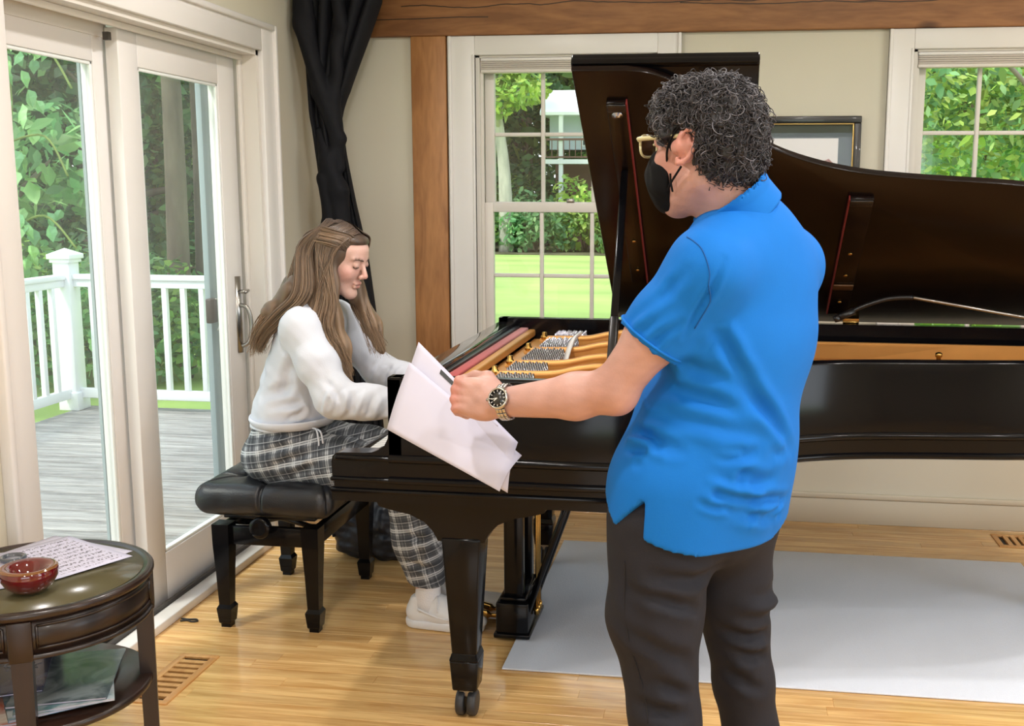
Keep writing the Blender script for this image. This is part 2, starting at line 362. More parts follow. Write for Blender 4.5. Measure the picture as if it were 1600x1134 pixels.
        for ax in range(3):
            o1, o2 = [(1, 2), (2, 0), (0, 1)][ax]
            A = I[:-1] if ax == 0 else I[:, :-1] if ax == 1 else I[:, :, :-1]; B = I[1:] if ax == 0 else I[:, 1:] if ax == 1 else I[:, :, 1:]
            e = np.argwhere(A != B); ok = (e[:, o1] > 0) & (e[:, o2] > 0) & (e[:, o1] < s.n[o1] - 1) & (e[:, o2] < s.n[o2] - 1); e = e[ok]
            ins = I[e[:, 0], e[:, 1], e[:, 2]]
            def cell(d1, d2):
                q = e.copy(); q[:, o1] -= d1; q[:, o2] -= d2; return idx[q[:, 0], q[:, 1], q[:, 2]]
            q = np.stack([cell(1, 1), cell(0, 1), cell(0, 0), cell(1, 0)], 1); q[~ins] = q[~ins][:, ::-1]; Q.append(q)
        Q = np.concatenate(Q); Q = Q[(Q >= 0).all(1)]
        return V, Q
def relax(V, Q, it=2, lam=.5):
    e = np.concatenate([Q[:, [0, 1]], Q[:, [1, 2]], Q[:, [2, 3]], Q[:, [3, 0]]])
    n = len(V); deg = np.bincount(e.ravel(), minlength=n).astype(np.float32)[:, None]
    for i in range(it * 2):
        A = np.zeros((n, 3))
        for c in range(3): A[:, c] = np.bincount(e[:, 0], V[e[:, 1], c], n) + np.bincount(e[:, 1], V[e[:, 0], c], n)
        V = V + (lam if i % 2 == 0 else -lam * .96 - .02 * 0) * (A / np.maximum(deg, 1) - V)
    return V
def normals(V, Q):
    n = np.cross(V[Q[:, 2]] - V[Q[:, 0]], V[Q[:, 3]] - V[Q[:, 1]]); out = np.zeros_like(V)
    for k in range(4):
        for c in range(3): out[:, c] += np.bincount(Q[:, k], n[:, c], len(V))
    return out / (np.linalg.norm(out, axis=1, keepdims=True) + 1e-12)
def folds(V, Nn, segs):
    """cloth creases: (a, b, width, depth) line folds pushed along the normal"""
    D = np.zeros(len(V))
    for a, b, w, amp in segs:
        a = np.array(a, float); b = np.array(b, float); m = 7; P = [a + (b - a) * k / (m - 1) for k in range(m)]
        P = [V[np.argmin(((V - p) ** 2).sum(1))] for p in P]                     # the crease runs on the cloth
        best = np.full(len(V), 9.0); tt = np.zeros(len(V))
        for k in range(m - 1):
            p, q = P[k], P[k + 1]; pq = q - p; L = pq @ pq
            if L < 1e-9: continue
            t = np.clip(((V - p) @ pq) / L, 0, 1); d = np.linalg.norm(V - p - t[:, None] * pq, axis=1); c = d < best; best = np.where(c, d, best); tt = np.where(c, (k + t) / (m - 1), tt)
        D += amp * np.sin(np.pi * np.clip(.06 + tt * .88, 0, 1)) * (np.exp(-(best / w) ** 2) - .6 * np.exp(-((best - 1.8 * w) / w) ** 2))
    return V + Nn * D[:, None]
def vnoise(P, s, seed=0):
    """cheap smooth 3D noise in -1..1"""
    rs = np.random.RandomState(seed); out = np.zeros(len(P))
    for i in range(6):
        k = rs.normal(size=3) * s; out += np.sin(P @ k + rs.rand() * 6.28)
    return out / 3.0
def rotm(ax, ay, az):
    """matrix with columns forward(x), left(y), up(z) after yaw az, pitch ay (nose down +), roll ax"""
    return np.array((Matrix.Rotation(az, 3, 'Z') @ Matrix.Rotation(ay, 3, 'Y') @ Matrix.Rotation(ax, 3, 'X')))
# ================================================================== materials of the place
M = {}
M['wall'] = mat('cream_wall_paint', srgb(206, 199, 181), 0.75, var=0.02, scale=2, bump=0.03, bscale=180)
M['ceil'] = mat('ceiling_paint', srgb(222, 219, 211), 0.85, bump=0.02, bscale=120)
M['trim'] = mat('white_trim_paint', srgb(226, 222, 219), 0.38, var=0.015, scale=5)
M['sash'] = mat('sash_paint', srgb(220, 214, 206), 0.42)
M['oak'] = wood('oak_floor', srgb(200, 150, 88), srgb(236, 194, 130), 0, rough=0.24, coat=0.45, rand=0.10, scale=1.0, dist=7, stretch=11)
M['oakgap'] = mat('subfloor', srgb(96, 62, 32), 0.8)
M['pine'] = wood('old_pine_beam', srgb(126, 82, 48), srgb(158, 108, 66), 0, rough=0.55, scale=1.1, knots=0.85, dist=8, stretch=5, cracks=((2.315, -1.5, .1, .05), (2.30, -.25, 1.2, .04), (2.262, -1.8, -1.1, .02)))
M['pinez'] = wood('old_pine_post', srgb(146, 96, 54), srgb(178, 124, 74), 2, rough=0.5, scale=1.1, knots=0.8, dist=8, stretch=5)
M['glass'] = glass_mat('window_glass', (0.97, 0.99, 0.98, 1), 0.9)
M['doorglass'] = glass_mat('door_glass', (0.96, 0.99, 0.98, 1), 0.5, haze=.05)
M['track'] = mat('dark_door_track', srgb(62, 58, 55), 0.5, var=0.1, scale=40)
M['steel'] = mat('brushed_nickel', srgb(168, 165, 160), 0.28, metal=1.0)
M['screen'] = mat('screen_frame_aluminium', srgb(150, 162, 166), 0.45)
M['brownplastic'] = mat('brown_plastic', srgb(74, 62, 56), 0.5)
M['shade'] = mat('window_shade_fabric', srgb(196, 188, 180), 0.8)
M['white_out'] = mat('white_railing_paint', srgb(238, 240, 242), 0.5)
M['deck'] = wood('weathered_deck', srgb(128, 124, 122), srgb(176, 172, 168), 0, rough=0.85, rand=0.12, scale=1.4)
M['grass'] = mat('lawn', srgb(166, 192, 104), 0.9, var=0.2, scale=0.35, vec='Object', bump=0.3, bscale=20, stretch=(1, 2.4, 1))
M['bark'] = mat('tree_bark', srgb(112, 102, 92), 0.9, var=0.35, scale=6, bump=0.5, bscale=14, stretch=(1, 1, .25))
M['bark_pale'] = mat('pale_tree_bark', srgb(182, 178, 168), 0.9, var=0.25, scale=5, stretch=(1, 1, .3))
M['leaf'] = attr_mat('leaves', rough=0.55, spec=0.35, trans=0.5)
M['earth'] = mat('woodland_floor', srgb(92, 88, 62), 0.95, var=0.4, scale=1.2)
M['siding'] = mat('house_siding', srgb(196, 206, 214), 0.8)
M['roofw'] = mat('pale_metal_roof', srgb(244, 246, 250), 0.5)
M['redwood'] = mat('red_brown_deck_wood', srgb(122, 92, 84), 0.8)
M['darkglass'] = mat('house_window', srgb(62, 72, 84), 0.15)
M['black'] = mat('black', srgb(16, 16, 18), 0.5)

# ================================================================== shell
YB, XL = ROOM_Y1, ROOM_X0
def wall_y(name, y0, y1, x0, x1, z0, z1, holes, m):
    """wall parallel to x with rectangular holes (x0,x1,z0,z1)"""
    mb = MB(); xs = sorted({x0, x1} | {h[0] for h in holes} | {h[1] for h in holes})
    for a, b in zip(xs, xs[1:]):
        cuts = sorted((h[2], h[3]) for h in holes if h[0] <= a + 1e-6 and h[1] >= b - 1e-6); z = z0
        for c0, c1 in cuts:
            if c0 > z: mb.box(a, b, y0, y1, z, c0)
            z = c1
        if z < z1: mb.box(a, b, y0, y1, z, z1)
    return tag(mb.build(name, m), kind='structure')
def wall_x(name, x0, x1, y0, y1, z0, z1, holes, m):
    mb = MB(); ys = sorted({y0, y1} | {h[0] for h in holes} | {h[1] for h in holes})
    for a, b in zip(ys, ys[1:]):
        cuts = sorted((h[2], h[3]) for h in holes if h[0] <= a + 1e-6 and h[1] >= b - 1e-6); z = z0
        for c0, c1 in cuts:
            if c0 > z: mb.box(x0, x1, a, b, z, c0)
            z = c1
        if z < z1: mb.box(x0, x1, a, b, z, z1)
    return tag(mb.build(name, m), kind='structure')
WIN = [(-1.168, -0.345), (0.746, 1.574)]            # window openings in the back wall
WZ0, WZ1 = 0.74, 2.105
DOOR = (2.69, 4.28, 0.0, 2.055)
wall_y('wall_back', YB, YB + .16, XL - .16, ROOM_X1 + .16, -.05, CEIL, [(a, b, WZ0, WZ1) for a, b in WIN], M['wall'])
wall_x('wall_left', XL - .16, XL, ROOM_Y0, YB, -.05, CEIL, [DOOR], M['wall'])
wall_x('wall_right', ROOM_X1, ROOM_X1 + .16, ROOM_Y0, YB, -.05, CEIL, [(0.3, 2.9, 0.6, 2.2)], M['wall'])
wall_y('wall_rear', ROOM_Y0 - .16, ROOM_Y0, XL - .16, ROOM_X1 + .16, -.05, CEIL, [(-1.0, 2.2, 0.5, 2.15)], M['wall'])
tag(MB().box(XL - .2, ROOM_X1 + .2, ROOM_Y0 - .2, YB + .2, CEIL, CEIL + .15).build('ceiling', M['ceil']), kind='structure')
floor = tag(MB().box(XL - .05, ROOM_X1 + .05, ROOM_Y0 - .05, YB + .05, -.12, -.006).build('floor', M['oakgap']), kind='structure')

# oak strips: each board in the seen part of the floor is its own piece, the rest one joined piece
rnd = random.Random(4)
BW = 0.0572
def floor_rows(y_from, y_to):
    y = y_from; rows = []
    while y < y_to - 1e-6:
        y1 = min(y + BW, y_to); rows.append((y, y1)); y = y1
    return rows
VENTS = [(-1.745, -1.615, 2.45 + 6 * BW + 1e-4, 2.45 + 12 * BW - 1e-4), (1.169, 1.47, 2.45 + 39 * BW + 1e-4, 2.45 + 42 * BW - 1e-4)]
def board_spans(y0, y1):
    x = XL + 0.002 - rnd.random() * 0.9; spans = []
    while x < ROOM_X1:
        L = rnd.choice((0.7, 0.95, 1.25, 1.6, 1.9)) * rnd.uniform(.9, 1.1); a, b = max(x, XL + 0.002), min(x + L, ROOM_X1 - .002); x += L
        if b - a < 0.05: continue
        segs = [(a, b)]
        for vx0, vx1, vy0, vy1 in VENTS:
            if y1 > vy0 and y0 < vy1:
                ns = []
                for p, q in segs:
                    if q <= vx0 or p >= vx1: ns.append((p, q)); continue
                    if vx0 - p > .02: ns.append((p, vx0))
                    if q - vx1 > .02: ns.append((vx1, q))
                segs = ns
        spans += segs
    return spans
nb = 0
for y0, y1 in floor_rows(2.45, YB - .004):
    for a, b in board_spans(y0, y1):
        mb = MB(); e = .0009; t = .0012; L = b - a; w = y1 - y0
        v = [(0, 0, -.02), (L, 0, -.02), (L, w, -.02), (0, w, -.02), (0, 0, -t), (L, 0, -t), (L, w, -t), (0, w, -t), (e, e, 0), (L - e, e, 0), (L - e, w - e, 0), (e, w - e, 0)]
        mb.add(v, [(0, 1, 5, 4), (1, 2, 6, 5), (2, 3, 7, 6), (3, 0, 4, 7), (4, 5, 9, 8), (5, 6, 10, 9), (6, 7, 11, 10), (7, 4, 8, 11), (8, 9, 10, 11)])
        mb.build('floor_board', M['oak'], floor, loc=(a, y0, 0), fix=False); nb += 1
mb = MB()
for y0, y1 in floor_rows(ROOM_Y0 + .002, 2.45):
    for a, b in board_spans(y0, y1): mb.box(a + .0005, b - .0005, y0 + .0005, y1 - .0005, -.02, 0)
tag(mb.build('floor_boards_by_the_camera', M['oak'], floor), kind='stuff')

# beam, post, baseboards
tag(MB().box(XL, ROOM_X1, YB - .035, YB + .02, 2.187, 2.45, .006).build('trim_1', M['pine']), label='old knotty pine ceiling beam over the windows', kind='structure')
tag(MB().box(-1.462, -1.299, YB - .03, YB + .02, 0, 2.187, .004).build('trim_2', M['pinez']), label='knotty pine post left of the window', kind='structure')
tag(MB().box(XL, -1.462, YB - .016, YB, 0, .13, .004).box(-1.299, ROOM_X1, YB - .016, YB, 0, .118, .003).box(-1.299, ROOM_X1, YB - .02, YB, .118, .142, .004).build('baseboard_back', mat('baseboard_paint', srgb(196, 186, 166), .5)), kind='structure')
tag(MB().box(XL, XL + .016, 4.42, YB - .016, 0, .13, .004).build('baseboard_left', M['trim']), kind='structure')

# ================================================================== windows
def window(name, x0, x1):
    w = tag(empty(name, (0, 0, 0)), kind='structure', label=None)
    cw = 0.122 if x0 < 0 else 0.104; cr = .105
    c = MB().box(x0 - cw, x0, YB - .022, YB + .002, WZ0 - .09, 2.186, .003); c.build('casing', M['trim'], w)
    MB().box(x1, x1 + cr, YB - .022, YB + .002, WZ0 - .09, 2.186, .003).build('casing', M['trim'], w)
    MB().box(x0, x1, YB - .022, YB + .002, WZ1 - .003, 2.186, .003).build('head_casing', M['trim'], w)
    MB().box(x0 - cw, x0 - cw + .016, YB - .032, YB, WZ0 - .09, 2.186, .004).box(x1 + cr - .016, x1 + cr, YB - .032, YB, WZ0 - .09, 2.186, .004).box(x0 - .012, x0, YB - .026, YB, WZ0, WZ1, .003).box(x1, x1 + .012, YB - .026, YB, WZ0, WZ1, .003).build('casing_moulding', M['trim'], w)
    MB().box(x0 - cw - .02, x1 + cr + .02, YB - .06, YB + .10, WZ0 - .03, WZ0, .006).build('window_sill', M['trim'], w)
    MB().box(x0 - cw, x1 + cr, YB - .018, YB, WZ0 - .11, WZ0 - .03, .003).build('apron', M['trim'], w)
    MB().box(x0, x0 + .018, YB, YB + .16, WZ0, WZ1).box(x1 - .018, x1, YB, YB + .16, WZ0, WZ1).box(x0, x1, YB, YB + .16, WZ1 - .012, WZ1).box(x0 + .018, x0 + .03, YB + .02, YB + .034, WZ0, WZ1).box(x1 - .03, x1 - .018, YB + .02, YB + .034, WZ0, WZ1).build('jamb', M['sash'], w)
    a, b = x0 + .022, x1 - .022; st = .046; mu = .018
    for nm, y, z0, z1, tr, br, zm in (('upper_sash', YB + .075, 1.405, WZ1 - .012, .05, .045, 1.757), ('lower_sash', YB + .036, WZ0, 1.447, .044, .065, 1.110)):
        s = empty(nm, (0, 0, 0), parent=w)
        MB().box(a, a + st, y, y + .035, z0, z1, .003).box(b - st, b, y, y + .035, z0, z1, .003).box(a + st, b - st, y, y + .035, z1 - tr, z1, .003).box(a + st, b - st, y, y + .035, z0, z0 + br, .003).build('frame', M['sash'], s)
        g0, g1 = a + st, b - st; pw = (g1 - g0 - 2 * mu) / 3; h0, h1 = z0 + br, z1 - tr
        for i in (1, 2):
            xm = g0 + i * pw + (i - 1) * mu; MB().box(xm, xm + mu, y + .006, y + .03, h0, h1, .004).build('muntin', M['sash'], s)
        for i in range(3):
            xm = g0 + i * (pw + mu); MB().box(xm, xm + pw, y + .007, y + .029, zm - .009, zm + .009, .004).build('muntin', M['sash'], s)
            for q0, q1 in ((h0, zm - .009), (zm + .009, h1)): MB().box(xm, xm + pw, y + .016, y + .019, q0, q1).build('pane', M['glass'], s)
        if nm == 'lower_sash' :
            MB().box((a + b) / 2 + .0, (a + b) / 2 + .035, y - .004, y + .03, z1, z1 + .018, .004).build('sash_lock', M['steel'], s)
    return w
w1 = window('window_1', *WIN[0]); w2 = window('window_2', *WIN[1])
for (x0, x1), lb in zip(WIN, ('raised pleated shade gathered at the top of the window behind the piano lid', 'raised pleated shade at the top of the window at the right edge')):
    sh = thing('window_shade', lb, 'window shade', (x0, YB, 2.03), group='raised window shades')
    MB().box(.022, x1 - x0 - .022, .002, .05, .048, .062, .003).build('headrail', M['trim'], sh)
    for k in range(4): MB().box(.024, x1 - x0 - .024, .006 - .001 * (k % 2), .046, .012 + k * .009, .0205 + k * .009, .003).build('pleat', M['shade'], sh)
    MB().box(.022, x1 - x0 - .022, .004, .05, -.003, .012, .004).build('bottom_rail', M['sash'], sh)
# framed picture between the windows
fp = thing('framed_picture', 'black framed butterfly picture with a gold inner line hanging behind the piano lid', 'picture', (.27, YB, 1.50))
FW, FH = .27, .325
def ring(hx, hz, t, y0, y1, b=.003):
    return MB().box(-hx, hx, y0, y1, hz - t, hz, b).box(-hx, hx, y0, y1, -hz, -hz + t, b).box(-hx, -hx + t, y0, y1, -hz + t, hz - t, b).box(hx - t, hx, y0, y1, -hz + t, hz - t, b)
ring(FW, FH, .030, -.032, -.004).build('frame', mat('black_frame', srgb(22, 22, 22), .35, coat=.4), fp)
ring(FW - .030, FH - .030, .006, -.026, -.004, .001).build('gold_liner', mat('gold_liner', srgb(176, 148, 88), .35, metal=.8), fp)
MB().box(-FW + .03, FW - .03, -.012, -.006, -FH + .03, FH - .03).build('green_mat', mat('dark_green_mat', srgb(54, 66, 60), .8, var=.2, scale=30), fp)
MB().box(-FW + .094, FW - .094, -.015, -.011, -FH + .094, FH - .094).build('print_paper', mat('print_paper', srgb(222, 216, 210), .8), fp)
bw = MB()
for sx in (-1, 1):
    bw.add([(0, 0, .0), (sx * .03, 0, .055), (sx * .07, 0, .06), (sx * .085, 0, .03), (sx * .05, 0, .0), (sx * .06, 0, -.035), (sx * .03, 0, -.05)], [(0, 1, 2, 3, 4, 5, 6)])
bfly = bw.build('butterfly_print', mat('butterfly_print', srgb(150, 92, 72), .8, var=.6, scale=60), fp, loc=(.09, -.0165, .065)); bfly.rotation_euler = (0, R_(-18), 0)
MB().box(-FW + .034, FW - .034, -.0215, -.020, -FH + .034, FH - .034).build('glazing', glass_mat('picture_glass', (1, 1, 1, 1), .7), fp)

# ================================================================== sliding door
dr = tag(empty('door_1', (0, 0, 0)), kind='structure')
dy0, dy1, _, dz = DOOR
MB().box(XL - .002, XL + .02, dy1, dy1 + .125, 0, dz + .11, .003).build('casing', M['trim'], dr)
MB().box(XL - .002, XL + .02, dy0 - .125, dy0, 0, dz + .11, .003).build('casing', M['trim'], dr)
MB().box(XL - .002, XL + .02, dy0, dy1, dz, dz + .11, .003).build('head_casing', M['trim'], dr)
MB().box(XL - .002, XL + .034, dy1 + .104, dy1 + .127, 0, dz + .112, .005).box(XL - .002, XL + .034, dy0 - .127, dy0 - .104, 0, dz + .112, .005).box(XL - .002, XL + .034, dy0 - .104, dy1 + .104, dz + .089, dz + .112, .005).build('casing_moulding', M['trim'], dr)
MB().box(XL - .17, XL, dy1 - .02, dy1, 0, dz).box(XL - .17, XL, dy0, dy0 + .02, 0, dz).box(XL - .17, XL, dy0, dy1, dz - .02, dz).box(XL - .075, XL - .06, dy1 - .045, dy1 - .02, .03, dz - .02, .003).box(XL - .072, XL - .058, dy0, dy1, dz - .04, dz - .02, .003).build('jamb', M['sash'], dr)
MB().box(XL - .05, XL + .012, dy0, dy1, 0, .032, .004).build('sill_strip', M['trim'], dr)
MB().box(XL - .17, XL - .05, dy0, dy1, 0, .012).box(XL - .062, XL - .05, dy0, dy1, .012, .045).box(XL - .115, XL - .108, dy0, dy1, .012, .035).build('track', M['track'], dr)
def panel(name, x1, y0, y1, st_l, st_r):
    p = empty(name, (0, 0, 0), parent=dr); x0 = x1 - .045; z0, z1, g0, g1 = .02, 2.022, .20, 1.908
    MB().box(x0, x1, y0, y0 + st_l, z0, z1, .003).build('stile', M['trim'], p)
    MB().box(x0, x1, y1 - st_r, y1, z0, z1, .003).build('stile', M['trim'], p)
    MB().box(x0, x1, y0 + st_l, y1 - st_r, g1, z1, .002).build('top_rail', M['trim'], p)
    MB().box(x0, x1, y0 + st_l, y1 - st_r, z0, g0, .002).build('bottom_rail', M['trim'], p)
    q = .012; a, b = y0 + st_l, y1 - st_r
    MB().box(x1 - .014, x1 - .004, a, a + q, g0, g1, .003).box(x1 - .014, x1 - .004, b - q, b, g0, g1, .003).box(x1 - .014, x1 - .004, a, b, g1 - q, g1, .003).box(x1 - .014, x1 - .004, a, b, g0, g0 + q, .003).build('glazing_bead', mat('glazing_bead', srgb(232, 236, 234), .4), p)
    MB().box(x0 + .016, x0 + .022, a, b, g0, g1).build('pane', M['doorglass'], p)
    return p
pc = panel('sliding_panel', -2.0, 3.40, 4.238, .118, .140)
pb = panel('fixed_panel', -2.056, 2.70, 3.435, .06, .092)
h = MB(); h.tube([(-1.995, 4.176, .838), (-1.995, 4.176, 1.152)], .015, 10, flat=.4); h.build('handle_plate', M['steel'], pc)
h = MB().tube(catmull([(-1.985, 4.176, .865), (-1.955, 4.18, .885), (-1.945, 4.185, .95), (-1.955, 4.18, 1.02), (-1.985, 4.176, 1.035)], 6), .0085, 10); h.build('pull_handle', M['steel'], pc)
h = MB().tube([(-1.99, 4.176, 1.09), (-1.955, 4.176, 1.09)], .008, 10).tube([(-1.957, 4.166, 1.088), (-1.957, 4.196, 1.094)], .006, 8); h.build('thumb_latch', M['steel'], pc)
MB().box(-2.12, -2.05, 2.69, 3.42, 1.99, 2.045).build('head_stop', M['sash'], dr)
MB().box(-2.018, -1.998, 3.345, 3.362, 1.975, 2.0).build('track_stop', M['track'], dr)
sp = empty('screen_panel', (0, 0, 0), parent=dr)
MB().box(-2.125, -2.10, 4.15, 4.225, .03, 1.98, .003).box(-2.125, -2.10, 3.40, 4.15, 1.965, 1.99, .002).build('screen_stile', M['screen'], sp)
MB().box(-2.10, -2.072, 4.10, 4.155, .965, 1.065, .006).build('screen_latch', M['brownplastic'], sp)
MB().box(-2.118, -2.108, 3.35, 3.40, .03, 1.98).build('screen_edge', M['screen'], sp)
MB().tube(catmull([(-2.075, 4.14, 1.06), (-2.055, 4.165, 1.06), (-2.05, 4.17, 1.02), (-2.06, 4.165, .98), (-2.075, 4.15, .93)], 5), .004, 8).build('screen_pull', M['steel'], sp)

# floor registers
def register(name, label, x0, x1, y0, y1, along_x):
    t = thing(name, label, 'vent', ((x0 + x1) / 2, (y0 + y1) / 2, 0)); hx, hy = (x1 - x0) / 2, (y1 - y0) / 2; b = .022; m = M['register']
    MB().box(-hx, hx, -hy, -hy + b, -.006, .005, .002).box(-hx, hx, hy - b, hy, -.006, .005, .002).box(-hx, -hx + b, -hy + b, hy - b, -.006, .005, .002).box(hx - b, hx, -hy + b, hy - b, -.006, .005, .002).build('frame', m, t)
    L = (hy if along_x else hx) - b; n = int(2 * L / .031)
    for i in range(n + 1):
        c = -L + 2 * L * i / n
        if 0 < i < n:
            if along_x: MB().box(-hx + b, hx - b, c - .0095, c + .0095, -.006, .004).build('slat', m, t)
            else: MB().box(c - .0095, c + .0095, -hy + b, hy - b, -.006, .004).build('slat', m, t)
    MB().box(-hx + .004, hx - .004, -hy + .004, hy - .004, -.0058, -.0052).build('duct_shade_sheet', M['black'], t)  # black sheet under the slats paints the shade inside the duct
M['register'] = wood('oak_register', srgb(196, 142, 82), srgb(220, 170, 108), 1, rough=.35)
register('floor_register', 'slotted wooden floor vent by the round table', -1.745, -1.615, 2.45 + 6 * BW, 2.45 + 12 * BW, True)
register('floor_register', 'slotted wooden floor vent by the back wall at the right edge', 1.169, 1.47, 2.45 + 39 * BW, 2.45 + 42 * BW, False)

# recessed ceiling lamps, real fixtures above the frame
LAMP_W = 15.0
def downlight(x, y, w=LAMP_W):
    t = thing('recessed_ceiling_lamp', 'round recessed lamp set in the ceiling', 'ceiling lamp', (x, y, CEIL), group='recessed ceiling lamps')
    MB().lathe([(.085, -.001), (.085, -.006), (.07, -.008), (.068, -.001)], 24).build('trim_ring', M['trim'], t)
    d = bpy.data.lights.new('lamp_disc', 'AREA'); d.shape = 'DISK'; d.size = .13; d.energy = w; d.color = (1.0, .965, .93)
    o = bpy.data.objects.new('lamp_disc', d); COL.objects.link(o); o.parent = t; o.location = (0, 0, -.012)
for x in (-1.0, .5, 2.0):
    for y in (0.2, 1.7, 3.3): downlight(x, y)
# ================================================================== outside: deck, railing, lawn, trees, house
LAWN_Z = -0.45
tag(MB().box(-60, 60, 5.09, 60, LAWN_Z - .1, LAWN_Z).box(-60, -2.08, -20, 5.09, LAWN_Z - .1, LAWN_Z).box(-2.073, 60, -60, -2.77, LAWN_Z - .1, LAWN_Z).build('lawn', M['grass']), label='sunlit lawn stretching from the house to the woods', cat='lawn', kind='stuff')
deck = thing('deck', 'weathered grey plank deck outside the sliding door', 'deck', (0, 0, 0))
y = -0.3; i = 0; DX0 = -4.61; DX1 = -2.08; rnd = random.Random(9)
while y < 7.10:
    MB().box(0, DX1 - DX0, 0, .132, -.04, 0, .005).build('deck_board', M['deck'], deck, loc=(DX0, y, -.05)); y += .1435
MB().box(DX0, DX1, 7.09, 7.13, -.3, -.085).box(DX0 - .04, DX0, -.3, 7.13, -.3, -.085).build('fascia', M['deck'], deck)
for px, py in ((-4.6, 7.0), (-4.6, 3.5), (-2.3, 7.0), (-4.6, 0)): MB().box(px - .05, px + .05, py - .05, py + .05, LAWN_Z - .05, -.09).build('deck_post', M['deck'], deck)
def railing(label, p0, p1):
    (x0, y0), (x1, y1) = p0, p1; L = math.hypot(x1 - x0, y1 - y0); t = thing('deck_railing', label, 'railing', (x0, y0, -.05), math.atan2(y1 - y0, x1 - x0), 'white deck railings')
    MB().box(.05, L - .05, -.035, .035, .925, .965, .01).box(.05, L - .05, -.02, .02, .875, .925, .004).build('top_rail', M['white_out'], t)
    MB().box(.05, L - .05, -.02, .02, .085, .155, .005).build('bottom_rail', M['white_out'], t)
    n = int((L - .1) / .135)
    for k in range(1, n): MB().box(-.018, .018, -.018, .018, .15, .88, .003).build('baluster', M['white_out'], t, loc=(.05 + (L - .1) * k / n, 0, 0))
    return t
def rail_post(x, y, label):
    t = thing('railing_post', label, 'post', (x, y, -.05))
    MB().box(-.062, .062, -.062, .062, 0, 1.07, .006).build('shaft', M['white_out'], t)
    MB().box(-.075, .075, -.075, .075, 0, .13, .006).build('base_sleeve', M['white_out'], t)
    c = MB().box(-.088, .088, -.088, .088, 1.07, 1.105, .006); c.box(-.075, .075, -.075, .075, 1.045, 1.07, .004)
    c.add([(-.08, -.08, 1.105), (.08, -.08, 1.105), (.08, .08, 1.105), (-.08, .08, 1.105), (0, 0, 1.145)], [(0, 1, 4), (1, 2, 4), (2, 3, 4), (3, 0, 4)]); c.build('post_cap', M['white_out'], t)
PX_, PY_ = -4.62, 7.02
rail_post(PX_, PY_, 'white railing corner post with a square cap'); rail_post(PX_, 4.6, 'white railing post left of the deck corner'); rail_post(-2.2, PY_, 'white railing post against the house')
railing('white deck railing crossing behind the sliding door', (PX_, PY_), (-2.2, PY_))
railing('white deck railing running toward the camera from the corner post', (PX_, 4.6), (PX_, PY_))

# ---- leaves: one mesh of small leaf blades per crown
def leaf_cloud(name, blobs, n, size, cols, parent, seed, shell=.55, jitter=.35):
    """blobs: (x,y,z,rx,ry,rz); n leaves spread through them"""
    rs = np.random.RandomState(seed); B = np.array(blobs, float); vol = (B[:, 3] * B[:, 4] * B[:, 5]) ** .67; pick = rs.choice(len(B), n, p=vol / vol.sum())
    d = rs.normal(size=(n, 3)); d /= np.linalg.norm(d, axis=1, keepdims=True); r = shell + (1 - shell) * rs.rand(n) ** .7
    C = B[pick, :3] + d * r[:, None] * B[pick, 3:]
    nr = d * .5 + rs.normal(size=(n, 3)) * .55 + np.array([0, 0, .55]); nr /= np.linalg.norm(nr, axis=1, keepdims=True)
    u = np.cross(nr, rs.normal(size=(n, 3))); u /= np.linalg.norm(u, axis=1, keepdims=True); w = np.cross(nr, u)
    s = size * (1 + jitter * rs.normal(size=n)).clip(.4, 1.9)
    a, b = (u * s[:, None]), (w * s[:, None] * .62)
    drop = np.array([0, 0, -1.0]) * s[:, None] * .22
    V = np.stack([C - a, C - b * .9 - a * .15, C - b * .55 + a * .55 + drop * .5, C + a + drop, C + b * .55 + a * .55 + drop * .5, C + b * .9 - a * .15], 1).reshape(-1, 3)
    F = np.stack([np.arange(n) * 6 + k for k in (0, 1, 2, 3)], 1); F2 = np.stack([np.arange(n) * 6 + k for k in (0, 3, 4, 5)], 1)
    cc = np.array([c[:3] for c in cols]); ci = rs.choice(len(cc), n); t = cc[ci] * (1 + .22 * rs.normal(size=(n, 1))).clip(.45, 1.7)
    # whole sprays share a shade
    t *= (1 + .25 * vnoise(C, 1.3 / max(size * 10, .3), seed))[:, None].clip(.5, 1.6)
    o = mesh_np(name, V, np.concatenate([F, F2]), M['leaf'], parent, False, np.repeat(t, 6, 0).clip(0, 1)); tag(o, kind='stuff'); return o
GR = [srgb(112, 156, 84), srgb(136, 176, 92), srgb(96, 138, 82), srgb(164, 198, 108), srgb(122, 166, 106)]
GY = [srgb(176, 206, 102), srgb(204, 222, 122), srgb(152, 192, 98), srgb(190, 216, 138)]
GD = [srgb(88, 124, 84), srgb(74, 110, 78), srgb(108, 146, 92)]
GB = [srgb(128, 178, 124), srgb(152, 196, 140), srgb(114, 166, 112), srgb(172, 208, 148)]
